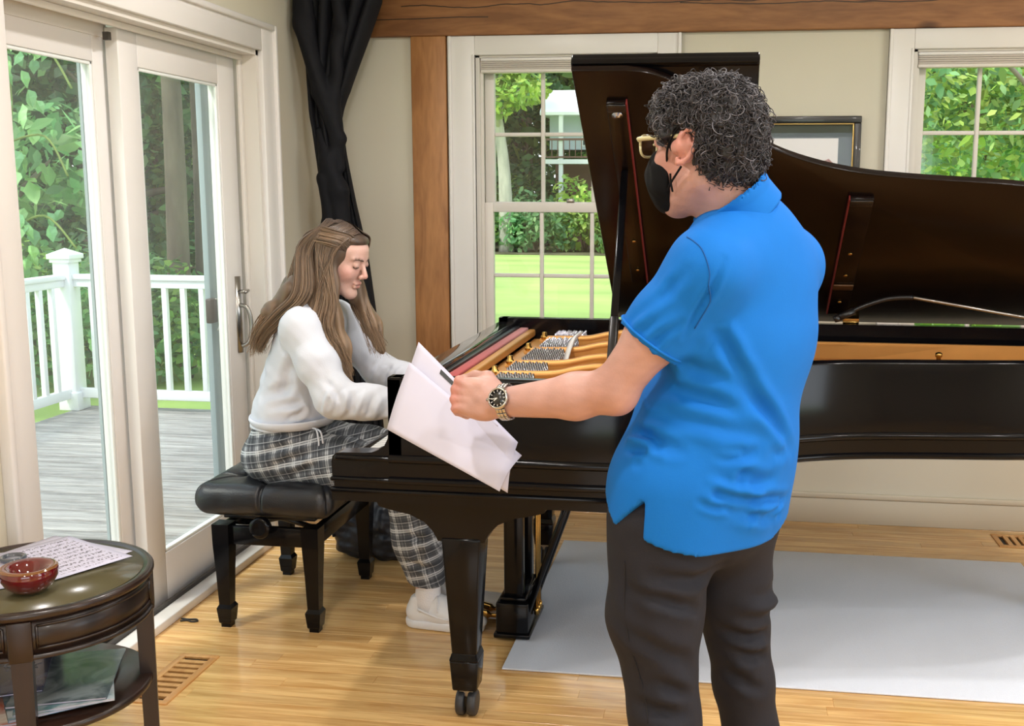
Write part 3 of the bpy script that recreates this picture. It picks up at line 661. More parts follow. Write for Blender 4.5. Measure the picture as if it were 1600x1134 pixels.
def tree(label, x, y, h, crown_r, cols, seed, n=2600, leaf=.16, trunk=.16, bark='bark', z0=LAWN_Z, low=.35, lean=(0, 0), nb=9, kind='tree', group='trees beyond the garden'):
    rs = np.random.RandomState(seed); t = thing('leafy_tree', label, kind, (x, y, z0), group=group)
    top = (lean[0], lean[1], h * .92)
    pts = catmull([(0, 0, -.1), (lean[0] * .3 + .05, lean[1] * .3, h * .35), (lean[0] * .7 - .05, lean[1] * .7, h * .65), top], 4)
    mb = MB().tube(pts, [trunk * (1 - .75 * k / (len(pts) - 1)) for k in range(len(pts))], 9)
    mb.build('trunk', M[bark], t)
    blobs = []; br = MB()
    for k in range(nb):
        a = rs.rand() * 6.28; f = low + (1 - low) * (k + .5) / nb; rr = crown_r * (.35 + .5 * rs.rand()) * (1.15 - .5 * f)
        c = (lean[0] * f + rr * math.cos(a), lean[1] * f + rr * math.sin(a), h * f + .1 * rs.randn()); s = crown_r * (.38 + .22 * rs.rand())
        blobs.append((*c, s * 1.15, s * 1.15, s * .8))
        br.tube([(lean[0] * f * .9, lean[1] * f * .9, h * f * .82), (c[0] * .6 + lean[0] * .4 * f, c[1] * .6 + lean[1] * .4 * f, h * f * .93), c], [trunk * .4, trunk * .25, trunk * .08], 6)
    br.build('branches', M[bark], t)
    leaf_cloud('foliage', blobs, n, leaf, cols, t, seed + 7)
    return t
# woods beyond the back lawn (seen through the two windows)
ground = tag(MB().box(-40, 45, 33, 60, LAWN_Z - .02, LAWN_Z + .02).build('woodland_ground', M['earth']), label='brown leaf-littered ground under the far trees', cat='ground', kind='stuff')
def bush(label, x, y, r, h, cols, seed, n=900, leaf=.14, z0=LAWN_Z, group='bushes at the edge of the lawn'):
    t = thing('bush', label, 'bush', (x, y, z0), group=group)
    rs = np.random.RandomState(seed); st = MB()
    for k in range(5): a = rs.rand() * 6.28; st.tube([(0, 0, -.05), (r * .3 * math.cos(a), r * .3 * math.sin(a), h * .5)], [.03, .012], 5)
    st.build('stems', M['bark'], t)
    leaf_cloud('foliage', [(r * .55 * math.cos(k * 1.25), r * .45 * math.sin(k * 1.25), h * (.35 + .3 * (k % 3) / 2), r * .6, r * .5, h * .38) for k in range(5)], n, leaf, cols, t, seed, shell=.35)
    return t
rs0 = random.Random(21)
for k, (x, y) in enumerate([(-13.2, 37), (-11.2, 40), (-9.9, 37.2), (-8.3, 44), (-4.6, 44), (-2.0, 39.5), (0.5, 38), (4.0, 37), (7.5, 39), (11.0, 37), (15, 39)]):
    tree('tall dark woodland tree behind the lawn, seen through the windows', x, y, rs0.uniform(8.5, 11), rs0.uniform(2.6, 3.4), (GD, GR, GB)[k % 3], 100 + k, n=5200, leaf=.15, trunk=.22, low=.22, nb=14)
tree('pale-trunked tree at the far edge of the lawn', -7.15, 34.2, 7.2, 1.6, GY, 140, n=2200, leaf=.12, trunk=.26, bark='bark_pale', low=.62, lean=(-.35, 0), nb=6)
for k, x in enumerate([-12.4, -10.7, -9.1, -7.7, -6.2, -4.7, -3.2, -1.4, .8, 3.4]):
    bush('leafy bush along the far edge of the lawn', x, 34.4 + .5 * (k % 2), 1.15, 1.5 + .5 * (k % 3), (GR, GB, GY)[k % 3], 160 + k, n=1400, leaf=.10)
for k in range(9):
    bush('tall thicket under the trees beyond the lawn', -14.5 + k * 2.0, 38.6 + .8 * (k % 2), 1.7, 3.2, (GD, GR)[k % 2], 180 + k, n=1500, leaf=.15, group='thickets under the far trees')
# far backdrop hedge of trees so that no bare horizon shows
for k in range(9):
    tree('distant broad tree closing off the woods', -21 + k * 5.4, 47 + (k % 2) * 2, 13, 4.4, GD if k % 2 else GR, 200 + k, n=3600, leaf=.28, trunk=.3, low=.15, nb=16, group='distant trees')
# neighbour house with raised deck
hs = thing('neighbour_house', 'far white house with pale roof and raised deck seen through the window', 'house', (-5.5, 36.6, LAWN_Z))
MB().box(-.75, 2.6, .6, 3, 3.35, 4.75).build('wall', M['siding'], hs)
MB().add([(-.95, -.2, 4.55), (2.8, -.2, 4.55), (2.8, .9, 5.35), (-.95, .9, 5.35), (-.95, -.2, 4.45), (2.8, -.2, 4.45), (2.8, 3.2, 4.45), (-.95, 3.2, 4.45), (2.8, 3.2, 4.6), (-.95, 3.2, 4.6)], [(0, 1, 2, 3), (0, 4, 5, 1), (3, 2, 8, 9), (4, 7, 6, 5), (0, 3, 9, 7, 4), (1, 5, 6, 8, 2), (7, 9, 8, 6)]).build('roof', M['roofw'], hs)
wd = MB().box(.35, 1.15, .56, .62, 3.45, 4.35).build('window', M['white_out'], hs); MB().box(.41, 1.09, .54, .57, 3.5, 4.3).build('pane', M['darkglass'], wd)
for px in (-.25, 1.9): MB().box(px - .07, px + .07, -.15, -.01, 0, 4.5).build('porch_column', M['white_out'], hs)
MB().box(-.8, 2.7, -.2, .6, 2.85, 3.0).build('porch_floor', M['white_out'], hs)
MB().box(-.8, 2.7, -.2, -.14, 3.62, 3.69).box(-.8, 2.7, -.2, -.14, 3.05, 3.1).build('porch_rail', M['redwood'], hs)
for k in range(18): MB().box(-.012, .012, -.19, -.15, 3.08, 3.63).build('porch_baluster', M['redwood'], hs, loc=(-.75 + k * .2, 0, 0))
MB().box(-.6, 2.5, .9, 2.9, 0, 2.85).build('lower_wall', M['redwood'], hs)
# woods beyond the deck (seen through the sliding door)
tree('vine-wrapped tree close to the deck corner', -6.6, 8.7, 5.6, 1.15, GB, 300, n=4200, leaf=.075, trunk=.14, low=.2, nb=12, group=None)
for k, (x, y, tr) in enumerate([(-6.1, 11.3, .14), (-5.98, 11.6, .08), (-9.4, 12.9, .15)]):
    tree('thick dark-barked trunk with leafy crown behind the deck', x, y, 8.5, 1.5, GY, 310 + k, n=3800, leaf=.09, trunk=tr, low=.55, nb=9, group='big trunks behind the deck')
for k, (x, y) in enumerate([(-12.5, 15), (-10.6, 17), (-9.2, 15.4), (-13.4, 12.8), (-15.8, 12.6), (-14.6, 17.5), (-12.4, 20), (-16.8, 21), (-18, 17.5), (-9.9, 18.2), (-11.4, 18.6)]):
    tree('dense green tree in the woods past the deck railing', x, y, rs0.uniform(6.5, 8.5), 2.4, (GR, GB, GD)[k % 3], 330 + k, n=8500, leaf=.095, trunk=.17, low=.08, nb=15, group='woods past the deck')
for k in range(11):
    bush('green shrub behind the deck railing', -11.6 + k * .60, 10.0 + .5 * (k % 3), .85, 1.25 + .3 * (k % 2), (GB, GR, GY)[k % 3], 360 + k, n=1900, leaf=.055, group='shrubs behind the deck')
# vine leaves hanging close to the glass on the left: big single leaves
vine = thing('climbing_vine', 'climbing vine with large pale green leaves left of the deck corner', 'vine', (-5.15, 7.75, LAWN_Z))
vst = MB().tube(catmull([(-.55, .2, 0), (-.5, .1, 1.0), (-.6, .15, 1.8), (-.35, .05, 2.6), (-.5, .1, 3.6)], 6), .02, 6)
for a, b, c in (((-.5, .1, 1.6), (-.1, 0, 1.75), (.15, 0, 1.5)), ((-.45, .1, 2.3), (-.05, 0, 2.35), (.12, 0, 2.05)), ((-.4, .1, 3.0), (0, 0, 3.0), (.2, 0, 2.7))): vst.tube(catmull([a, b, c], 6), .009, 5)
vst.build('stem', mat('vine_stem', srgb(122, 140, 72), .8), vine)
lm = MB().add([(0, 0, 0), (-.045, .025, -.03), (-.055, .012, -.08), (-.03, 0, -.115), (0, -.01, -.16), (.03, 0, -.115), (.055, .012, -.08), (.045, .025, -.03), (0, -.012, -.07)], [(0, 1, 8), (1, 2, 8), (2, 3, 8), (3, 4, 8), (4, 5, 8), (5, 6, 8), (6, 7, 8), (7, 0, 8)])
vm = [mat('vine_leaf_%d' % k, c, .5, var=.15, scale=20) for k, c in enumerate((srgb(122, 172, 112), srgb(146, 190, 124), srgb(104, 156, 104)))]
proto = [lm.build('vine_leaf', vm[k], vine) for k in range(3)]
rs1 = random.Random(5)
for k in range(270):
    z = rs1.uniform(1.25, 3.9); wd_ = .5 * (.35 + .65 * (z - 1.2) / 2.6); loc = (-.42 + rs1.gauss(0, wd_ * .55), rs1.uniform(-.2, .15), z); rot = (rs1.uniform(-.5, .5), rs1.uniform(-.5, .5), rs1.uniform(-.6, .6)); s = rs1.uniform(.5, .95)
    if k < 3: o = proto[k]; o.location = loc; o.rotation_euler = rot; o.scale = (s,) * 3
    else: clone(proto[k % 3], vine, loc, rot, (s,) * 3)
# tree close outside the right-hand window
t = thing('garden_tree', 'leafy tree branch close outside the window at the right edge', 'tree', (3.6, 9.4, LAWN_Z))
mb = MB().tube(catmull([(0, 0, 0), (-.05, 0, 1.6), (-.2, -.1, 2.6), (-.3, 0, 4.5)], 6), [.2] * 19, 10); mb.build('trunk', M['bark'], t)
mb = MB().tube(catmull([(-.15, -.1, 2.55), (-.8, -.5, 2.3), (-1.5, -.9, 1.98), (-2.3, -1.2, 1.9)], 6), [.07 - .0025 * k for k in range(19)], 8)
mb.tube(catmull([(-.8, -.5, 2.3), (-1.1, -.6, 2.8), (-1.5, -.6, 3.3)], 5), .03, 6).tube(catmull([(-1.2, -.7, 2.1), (-1.3, -.8, 2.5), (-1.7, -1, 2.9)], 5), .018, 6); mb.build('branches', M['bark'], t)
leaf_cloud('foliage', [(-1.0, -.1, 3.1, .9, .6, .5), (-1.9, -.3, 2.75, .8, .6, .6), (-2.2, -.1, 2.2, .7, .5, .45), (-1.2, .1, 2.3, .8, .5, .5), (-.4, .3, 2.4, .8, .5, .7), (-.3, 0, 3.4, .9, .8, .6), (-1.6, .6, 1.9, 1.2, .6, .6), (-2.9, .4, 3.0, .8, .6, .9)], 8500, .042, GY + GB, t, 77, shell=.1)
for k, (x, y) in enumerate([(2.6, 12.5), (4.6, 12.0), (6.4, 13.5), (3.4, 15.5)]):
    tree('dense garden tree filling the view of the window at the right edge', x, y, 6.2, 1.9, (GY, GB, GR)[k % 3], 400 + k, n=5200, leaf=.10, trunk=.15, low=.12, nb=13, group='trees outside the right window')
# ================================================================== grand piano
M['lacq'] = mat('black_lacquer', srgb(10, 10, 13), 0.16, spec=.2, coat=.08, coatr=.1, var=.04, scale=3)
M['lacq_satin'] = mat('satin_black_lacquer', srgb(20, 19, 21), 0.32, spec=.5)
M['lid_in'] = wood('dark_brown_lid_underside', srgb(13, 7, 6), srgb(22, 12, 10), 0, rough=.24, coat=.0, scale=.8)
M['lid_in'].node_tree.nodes['Principled BSDF'].inputs['Specular IOR Level'].default_value = .24
M['plate'] = mat('gold_bronze_plate', srgb(214, 156, 84), 0.42, metal=.35, spec=.5, var=.05, scale=12)
M['brass'] = mat('brass', srgb(190, 150, 82), 0.25, metal=1.0)
M['chrome'] = mat('polished_pin_steel', srgb(178, 180, 190), 0.2, metal=1.0)
M['felt'] = mat('red_felt', srgb(176, 44, 46), 0.95, sheen=.4)
M['redline'] = mat('dark_red_felt_edge', srgb(112, 26, 24), 0.9)
M['ivory'] = mat('white_key', srgb(236, 236, 234), 0.2, coat=.3)
M['ebony'] = mat('black_key', srgb(14, 14, 15), 0.3)
M['soundboard'] = wood('spruce_soundboard', srgb(176, 118, 58), srgb(206, 150, 84), 0, rough=.3, coat=.4)
M['rubber'] = mat('caster_rubber', srgb(44, 44, 46), .5)
M['stretch'] = mat('polished_pin_block_cover', srgb(40, 38, 38), .12, coat=.7)
PN, PF = 2.79, 4.27                        # near (treble) and far (bass) sides
wpts = [(-.915, 1.48), (-.6, 1.48), (-.32, 1.48), (-.2, 1.45), (-.08, 1.345), (.03, 1.205), (.12, 1.115), (.24, 1.045), (.38, .995), (.55, .965), (.88, .925), (1.15, .85), (1.36, .70), (1.49, .46), (1.50, .22), (1.42, .06), (1.3, 0)]
outl = [(p.x, PF - p.y) for p in catmull([(a, b, 0) for a, b in wpts], 5)]
path = outl + [(1.0, PF), (.5, PF), (0, PF), (-.5, PF), (-.915, PF)]
gp = thing('grand_piano', 'black grand piano with its lid propped open', 'piano', (0, 0, 0))
rim_prof = [(-.052, 1.0), (-.006, 1.0), (-.002, .998), (0, .994), (0, .786), (.004, .784), (.0085, .779), (.0095, .773), (.0085, .767), (.004, .763), (.002, .762), (.002, .725), (.005, .723), (.010, .719), (.0115, .713), (.010, .707), (.005, .704), (-.052, .704)]
MB().sweep(path, rim_prof).build('rim', M['lacq'], gp, auto=35)
inner = [(x, y) for x, y in path]
def inset(pth, d):
    out = []
    for i, p in enumerate(pth):
        a, c = pth[max(i - 1, 0)], pth[min(i + 1, len(pth) - 1)]; t = Vector((c[0] - a[0], c[1] - a[1])).normalized(); out.append((p[0] - t.y * d, p[1] + t.x * d))
    return out
ins = inset(path, .05)
ins = [(max(x, -.86), y) for x, y in ins]
MB().prism(ins, .86, .868).build('soundboard', M['soundboard'], gp)
MB().prism([p for p in inset(path, .056) if p[0] > -.36], .874, .884).build('plate_panel', M['plate'], gp)
MB().prism(inset(path, .03), .71, .73).build('bottom_frame', M['lacq_satin'], gp)
# key bed with its stepped mouldings and arms
kb = MB(); prof = [(-1.08, .648), (-1.084, .653), (-1.084, .672), (-1.088, .676), (-1.088, .683), (-1.084, .688), (-1.076, .69), (-1.076, .703), (-.245, .703), (-.3, .648)]
def extr_y(mb, poly, y0, y1): 
    n = len(poly); v = [(p[0], y0, p[1]) for p in poly] + [(p[0], y1, p[1]) for p in poly]
    return mb.add(v, [tuple(range(n)), tuple(range(2 * n - 1, n - 1, -1))] + [(i, n + i, n + (i + 1) % n, (i + 1) % n) for i in range(n)])
extr_y(kb, prof, PN + .004, PF - .004)
for yy, s in ((PN, 1), (PF, -1)):
    a, b = sorted((yy - s * .006, yy + s * .004)); kb.box(-1.084, -.3, a, b, .674, .686, .004)
kb.build('key_bed', M['lacq'], gp, auto=30)
for yy, s in ((PN, 1), (PF, -1)):
    y0, y1 = sorted((yy, yy + s * .052))
    pf = [(-.88, .704), (-1.074, .704), (-1.079, .712), (-1.081, .76), (-1.077, .776), (-1.066, .785), (-1.05, .787), (-.985, .788), (-.965, .790), (-.945, .797), (-.928, .810), (-.918, .830), (-.915, .86), (-.915, .992), (-.911, .999), (-.905, 1.0), (-.88, 1.0)]
    a = extr_y(MB(), pf, y0, y1); aa = a.build('arm', M['lacq'], gp, auto=35)
    q0, q1 = sorted((yy - s * .009, yy + s * .01))
    MB().box(-1.084, -.9, q0, q1, .706, .719, .005).box(-1.07, -.9, q0, q1, .766, .780, .005).build('arm_moulding', M['lacq'], aa)
MB().box(-.9, -.872, PN + .05, PF - .05, .775, .955, .006).build('fallboard', M['lacq'], gp)
MB().box(-1.07, -1.045, PN + .052, PF - .052, .703, .748, .005).build('key_slip', M['lacq'], gp)
MB().box(-1.045, -.87, PN + .052, PN + .118, .703, .775, .005).build('key_block', M['lacq'], gp); MB().box(-1.045, -.87, PF - .118, PF - .052, .703, .775, .005).build('key_block', M['lacq'], gp)
k0 = PN + .12; kw = (PF - PN - .24) / 52; wk = MB().box(-1.04, -.875, .0005, kw - .0005, .715, .752, .0012); pk = wk.build('white_key', M['ivory'], gp, loc=(0, k0, 0))
for i in range(1, 52): clone(pk, gp, (0, k0 + i * kw, 0))
bkm = MB().box(-.99, -.875, -.005, .005, .752, .765, .002); first = None
pat = [1, 0, 1, 1, 0, 1, 1]                       # a gap follows B and E (counted from the bass end, far side)
for i in range(51):
    if pat[i % 7] == 0 and True: continue
    loc = (0, PF - .12 - (i + 1) * kw, 0)
    if first is None: first = bkm.build('black_key', M['ebony'], gp, loc=loc)
    else: clone(first, gp, loc)
MB().box(-.915, -.848, PN + .05, PF - .05, .94, .985, .004).build('nameboard_shelf', M['stretch'], gp)
MB().box(-.848, -.83, PN + .05, PF - .05, .952, .968, .002).build('black_strip', M['lacq_satin'], gp)
MB().box(-.828, -.795, PN + .05, PF - .05, .95, .962, .003).build('felt_strip', M['felt'], gp)
# cast plate: front flange, rim flange, webs
pl = MB().box(-.793, -.765, PN + .055, PF - .055, .93, .957, .006); pl.build('plate_flange', M['plate'], gp)
MB().box(-.77, -.33, PN + .055, PF - .055, .905, .918).build('plate_web', M['plate'], gp)
fl = [p for p in inset(path, .055) if p[0] > -.78]
MB().sweep(fl, [(-.055, .925), (-.004, .925), (0, .92), (0, .905), (-.055, .905)]).build('plate_edge', M['plate'], gp, auto=35)
MB().sweep(fl, [(-.10, .945), (-.082, .945), (-.078, .94), (-.078, .88), (-.10, .88)]).build('plate_ridge', M['plate'], gp, auto=35)
rdg = catmull([(-.1, 3.62, .90), (.35, 3.66, .90), (.5, 3.68, .898), (.56, 3.72, .884), (.62, 3.70, .888), (1.0, 3.72, .894)], 6)
MB().tube(rdg, .012, 8, flat=1.6).build('plate_rib', M['plate'], gp)
struts = [2.99, 3.17, 3.38, 3.68, 3.98]
for k, sy in enumerate(struts):
    dx = .004 * k
    pts = [(p.x, p.z) for p in catmull([(-.715 + dx, 0, .938), (-.70 + dx, 0, .949), (-.64 + dx, 0, .951), (-.52, 0, .955), (-.44, 0, .972), (-.36, 0, .98), (-.24, 0, .972), (-.16, 0, .945)], 5)]
    extr_y(MB(), pts + [(-.16, .885), (-.715 + dx, .885)], sy - .011, sy + .011).build('plate_strut', M['plate'], gp, auto=40)
    MB().tube([(p[0], sy, p[1]) for p in pts], .0135, 8).build('strut_rim', M['plate'], gp)
    MB().lathe([(.014, 0), (.014, .012), (.009, .016), (.009, .026), (.004, .028)], 12, c=(-.705 + dx, sy, .95)).build('plate_bolt', M['brass'], gp)
br = MB().tube(catmull([(-.36, PN + .09, .95), (-.345, 3.2, .975), (-.335, 3.6, .985), (-.33, 4.0, .98), (-.33, PF - .09, .955)], 5), .013, 8, flat=2.0); br.build('plate_bar', M['plate'], gp)
MB().tube(catmull([(-.535, 3.84, .99), (-.545, 3.74, .985), (-.548, 3.64, .955), (-.548, 3.56, .925)], 4), .017, 8, flat=.4).build('steel_strap', M['ivory'], gp)
# tuning pins: rows of small steel pins, far too many to pick apart
pins = MB(); rp = random.Random(3)
secs = [PN + .09] + struts + [PF - .09]
for a, b in zip(secs, secs[1:]):
    ny = max(3, int((b - a - .06) / .016))
    for i in range(ny):
        for j in range(5):
            x = -.655 + .022 * j + .012 * (i % 2) + .02 * ((a + b) / 2 - 3.5); yv = a + .03 + i * .016
            pins.tube([(x, yv, .915), (x - .008, yv, .968)], .0042, 6)
tag(pins.build('tuning_pins', M['chrome'], gp), kind='stuff')
for a, b in zip(secs, secs[1:]): MB().box(-.52, -.45, a + .025, b - .025, .918, .926, .002).build('string_felt', M['felt'], gp)
st = MB()
for i in range(150):
    yv = PN + .09 + i * (PF - PN - .18) / 149; f = i / 149; x1 = -.25 + 1.4 * f ** 1.2
    st.add([(-.6, yv, .935), (-.6, yv + .0012, .935), (x1, min(yv + .25 * f, PF - .1) + .0012, .938), (x1, min(yv + .25 * f, PF - .1), .938)], [(0, 1, 2, 3)])
tag(st.build('strings', M['brass'], gp), kind='stuff')
MB().lathe([(.008, 0), (.008, .05), (.012, .052), (.012, .064), (.004, .068)], 10, c=(.72, 3.86, .885)).build('brass_post', M['brass'], gp)
# lid, folded front flap, battens
LA = R_(33.5); LH = (0, PF + .005, 1.002)
ld_path = [(-.45, PF - 1.492), (-.3, PF - 1.492)] + [(x, y - .012) for x, y in outl if x > -.28]
ld_path = [p for p in ld_path if p[1] < PF - .02] + [(1.3, PF), (-.45, PF)]
lid = empty('lid', LH, parent=gp); lid.rotation_euler = (-LA, 0, 0)
lp = [(x, y - PF) for x, y in ld_path]
def slab(poly, z0, z1, b):
    bm = bmesh.new(); vs = [bm.verts.new((x, y, z0)) for x, y in poly]; f = bm.faces.new(vs)
    r = bmesh.ops.extrude_face_region(bm, geom=[f]); 
    for v in r['geom']:
        if isinstance(v, bmesh.types.BMVert): v.co.z = z1
    bmesh.ops.recalc_face_normals(bm, faces=bm.faces[:])
    es = [e for e in bm.edges if abs(e.verts[0].co.z - e.verts[1].co.z) < 1e-6 and e.calc_face_angle(0) > .5]
    bmesh.ops.bevel(bm, geom=es, offset=b, segments=2, profile=.5, affect='EDGES'); return MB().bm(bm, False)
slab(lp, 0, .022, .006).build('lid_panel', M['lid_in'], lid, auto=40)
slab([(-.452, -1.496), (.062, -1.496), (.062, -.004), (-.452, -.004)], .0225, .044, .006).build('front_flap', M['lacq'], lid, auto=40)
MB().box(-.453, .062, -1.494, -1.474, .0225, .058, .004).build('flap_lip', M['lacq'], lid)
def batten(x0, u0, u1, w, red):
    b = MB().box(x0 - w / 2, x0 + w / 2, -u1, -u0, -.016, 0, .003).build('batten', M['lid_in'], lid)
    MB().box(x0 + red * w / 2 - .002, x0 + red * w / 2 + .002, -u1, -u0, -.018, -.001).build('felt_edge', M['redline'], b)
    MB().box(x0 - w / 2 + .002, x0 + w / 2 - .002, -u1 + .002, -u1 + .035, -.022, -.016, .003).build('end_block', M['lacq_satin'], b); return b
b1 = batten(-.335, .32, 1.37, .058, 1); b2 = batten(.40, .10, .885, .075, -1)
MB().lathe([(.016, 0), (.016, .004), (.009, .004), (.009, .009)], 16, M=Matrix.Translation((-.335, -1.32, -.017)) @ Matrix.Rotation(math.pi, 4, 'X')).build('prop_socket', M['chrome'], lid)
for uu in (.42, .62): MB().lathe([(.007, 0), (.006, .003), (.002, .004)], 10, M=Matrix.Translation((-.335, -uu, -.017)) @ Matrix.Rotation(math.pi, 4, 'X')).build('screw', M['brass'], lid)
for uu in (.2, .40, .55): MB().lathe([(.008, 0), (.007, .003), (.002, .004)], 10, M=Matrix.Translation((.40, -uu, -.017)) @ Matrix.Rotation(math.pi, 4, 'X')).build('screw', M['brass'], lid)
MB().box(.364, .436, -.335, -.30, -.024, -.014, .004).build('batten_bracket', mat('bronze_bracket', srgb(86, 60, 38), .35, metal=.6), lid)
for hx in (-.3, .46, 1.15):
    hg = MB().box(hx - .028, hx + .028, PF - .012, PF + .006, 1.0, 1.004).box(hx - .022, hx + .022, PF - .018, PF - .012, .995, 1.03, .003); hg.tube([(hx - .03, PF - .016, 1.006), (hx + .03, PF - .016, 1.006)], .006, 8)
    hg.add([(hx - .03, PF - .02, 1.004), (hx + .03, PF - .02, 1.004), (hx + .03, PF - .022, 1.02), (hx + .012, PF - .022, 1.03), (hx, PF - .022, 1.045), (hx - .012, PF - .022, 1.03), (hx - .03, PF - .022, 1.02)], [(0, 1, 2, 3, 4, 5, 6)]); hg.build('lid_hinge', M['brass'], gp)
# prop stick
pa, pb_ = Vector((-.315, PN + .06, .985)), Vector((-.335, PF - 1.045 * math.cos(LA), 1.0 + 1.045 * math.sin(LA) - .02))
dirp = (pb_ - pa).normalized(); L = (pb_ - pa).length; Mx = Matrix.Translation(pa) @ dirp.to_track_quat('Z', 'X').to_matrix().to_4x4()
MB().box(-.014, .014, -.011, .011, 0, L, .004, M=Mx).build('prop_stick', M['lacq'], gp); MB().box(-.022, .022, -.012, .012, 0, .22, .005, M=Mx).build('prop_sleeve', M['lacq_satin'], gp)
# legs
def leg(x, y, label=None):
    g = empty('leg', (x, y, 0), parent=gp)
    pr = [(-.245, .648), (-.235, .628), (-.20, .618), (-.145, .607), (-.105, .588), (-.08, .562), (-.066, .535), (.066, .535), (.08, .562), (.105, .588), (.145, .607), (.20, .618), (.235, .628), (.245, .648)]
    extr_y(MB(), pr, -.05, .05).build('leg_block', M['lacq'], g, auto=35)
    def frus(z0, z1, a, b, bev=.006):
        bm = bmesh.new(); bmesh.ops.create_cube(bm, size=2.0)
        for p in bm.verts: s = a if p.co.z < 0 else b; p.co = Vector((p.co.x * s, p.co.y * s, z0 if p.co.z < 0 else z1))
        bmesh.ops.bevel(bm, geom=bm.edges[:], offset=bev, segments=2, profile=.5, affect='EDGES'); return MB().bm(bm, True)
    frus(.195, .545, .036, .056).build('leg_shaft', M['lacq'], g)
    m = frus(.085, .178, .036, .042); m.bm(_b(frus(.176, .20, .043, .036, .004))); m.build('leg_foot', M['lacq'], g)
    MB().box(-.02, .02, -.012, .012, .06, .09).build('caster_fork', M['steel'], g)
    for s in (-1, 1):
        Mt = Matrix.Translation((s * .017, .0, .038)) @ Matrix.Rotation(math.pi / 2, 4, 'Y')
        MB().lathe([(.012, -.012), (.034, -.012), (.038, -.008), (.038, .008), (.034, .012), (.012, .012)], 20, M=Mt).build('caster_wheel', M['rubber'], g)
    return g
def _b(mbx):
    bm = bmesh.new(); vs = [bm.verts.new(v) for v in mbx.v]
    for f in mbx.f: bm.faces.new([vs[i] for i in f])
    return bm
leg(-.725, PN + .085); leg(-.725, PF - .085); leg(1.2, 3.95)
# pedal lyre
ly = empty('pedal_lyre', (-.70, 3.53, 0), parent=gp)
MB().box(-.05, .05, -.15, .15, .645, .70, .006).build('lyre_top', M['lacq'], ly)
for s in (-1, 1): MB().box(-.032, .032, s * .085 - .022, s * .085 + .022, .14, .65, .005).build('lyre_pillar', M['lacq'], ly)
MB().box(-.055, .055, -.135, .135, .025, .135, .006).box(-.045, .045, -.12, .12, .135, .15, .004).box(-.062, .062, -.142, .142, .012, .028, .004).build('lyre_box', M['lacq'], ly)
for s in (-1, 0, 1):
    MB().tube(catmull([(-.03, s * .055, .055), (-.09, s * .058, .058), (-.13, s * .06, .066), (-.165, s * .06, .052)], 5), [.006] * 6 + [.012] * 5 + [.017] * 4 + [.014], 10, flat=2.2).build('pedal', M['brass'], ly)
    MB().tube([(.066, s * .03, .06), (.066, s * .03, .66)], .0042, 8).tube([(.066, s * .03, .06), (.066, s * .03, .085)], .009, 8).build('pedal_rod', M['brass'], ly)
MB().tube([(.05, -.10, .10), (.245, -.12, .655)], .011, 8).build('lyre_brace', M['lacq'], ly)
MB().tube([(.05, .10, .10), (.245, .12, .655)], .011, 8).build('lyre_brace', M['lacq'], ly)
# clip-on microphone boom over the strings
mk = thing('microphone_boom', 'thin bent black and silver microphone boom over the piano strings', 'microphone', (1.3, 3.85, 1.0))
o = Vector((1.3, 3.85, 1.0))
def rel(*p): return tuple(Vector(p) - o)
MB().tube([rel(.60, 3.72, 1.155), rel(1.3, 3.85, 1.03), rel(1.30, 3.87, .945)], .006, 8).build('boom_rod', M['steel'], mk)
MB().tube(catmull([rel(.60, 3.72, 1.155), rel(.52, 3.71, 1.15), rel(.44, 3.70, 1.125), rel(.39, 3.70, 1.10)], 5), .0075, 8).build('gooseneck', M['lacq_satin'], mk)
MB().tube([rel(.41, 3.70, 1.108), rel(.36, 3.695, 1.085)], [.012, .012], 12).tube([rel(.36, 3.695, 1.085), rel(.345, 3.693, 1.078)], [.014, .011], 12).build('microphone_head', M['lacq_satin'], mk)
MB().box(1.285 - o.x, 1.315 - o.x, 3.855 - o.y, 3.885 - o.y, -.065, .0, .004).build('clamp', M['lacq_satin'], mk)
# ================================================================== bench
M['leather'] = mat('black_leather', srgb(24, 25, 29), .36, spec=.55, bump=.12, bscale=220)
be = thing('piano_bench', 'black leather tufted piano bench under the seated girl', 'bench', (-1.545, 3.645, 0))
btn = [(0, by) for by in (-.225, -.075, .075, .225)] + [(bx, by) for bx in (-.13, .13) for by in (-.15, 0, .15)]
f = Field((-.29, -.37, .38), (.29, .37, .56), .0045)
f.box((0, 0, .462), (.247, .325, .056), .053, .0); f.ell((0, 0, .475), (.23, .31, .058), .03)
V, Q = f.tri(); V = relax(V, Q, 1); Nn = normals(V, Q); D_ = np.zeros(len(V)); topw = np.clip((V[:, 2] - .43) / .05, 0, 1)
for bx, by in btn:
    d = np.hypot(V[:, 0] - bx, V[:, 1] - by); D_ -= topw * (.024 * np.exp(-(d / .020) ** 2) + .011 * np.exp(-(d / .05) ** 2))
def crease(a, b, w, amp):
    global D_
    a, b = np.array(a), np.array(b); ab = b - a; t = np.clip(((V[:, :2] - a) @ ab) / (ab @ ab), 0, 1); d = np.linalg.norm(V[:, :2] - a - t[:, None] * ab, axis=1); D_ = D_ - amp * np.clip((V[:, 2] - .42) / .04, 0, 1) * np.exp(-(d / w) ** 2)
for bx, by in btn:
    for cx, cy in btn:
        if (bx, by) < (cx, cy) and math.hypot(bx - cx, by - cy) < .155: crease((bx, by), (cx, cy), .007, .010)
for s_ in (-1, 1): crease((0, s_ * .225), (0, s_ * .37), .006, .012)
for by in (-.15, 0, .15):
    for s_ in (-1, 1): crease((s_ * .13, by), (s_ * .29, by), .006, .012)
for sx_ in (-1, 1):
    for sy_ in (-1, 1): crease((sx_ * .13, sy_ * .15), (sx_ * .25, sy_ * .33), .006, .009)
V = V + Nn * D_[:, None] + Nn * (.0012 * vnoise(V, 40, 2))[:, None]
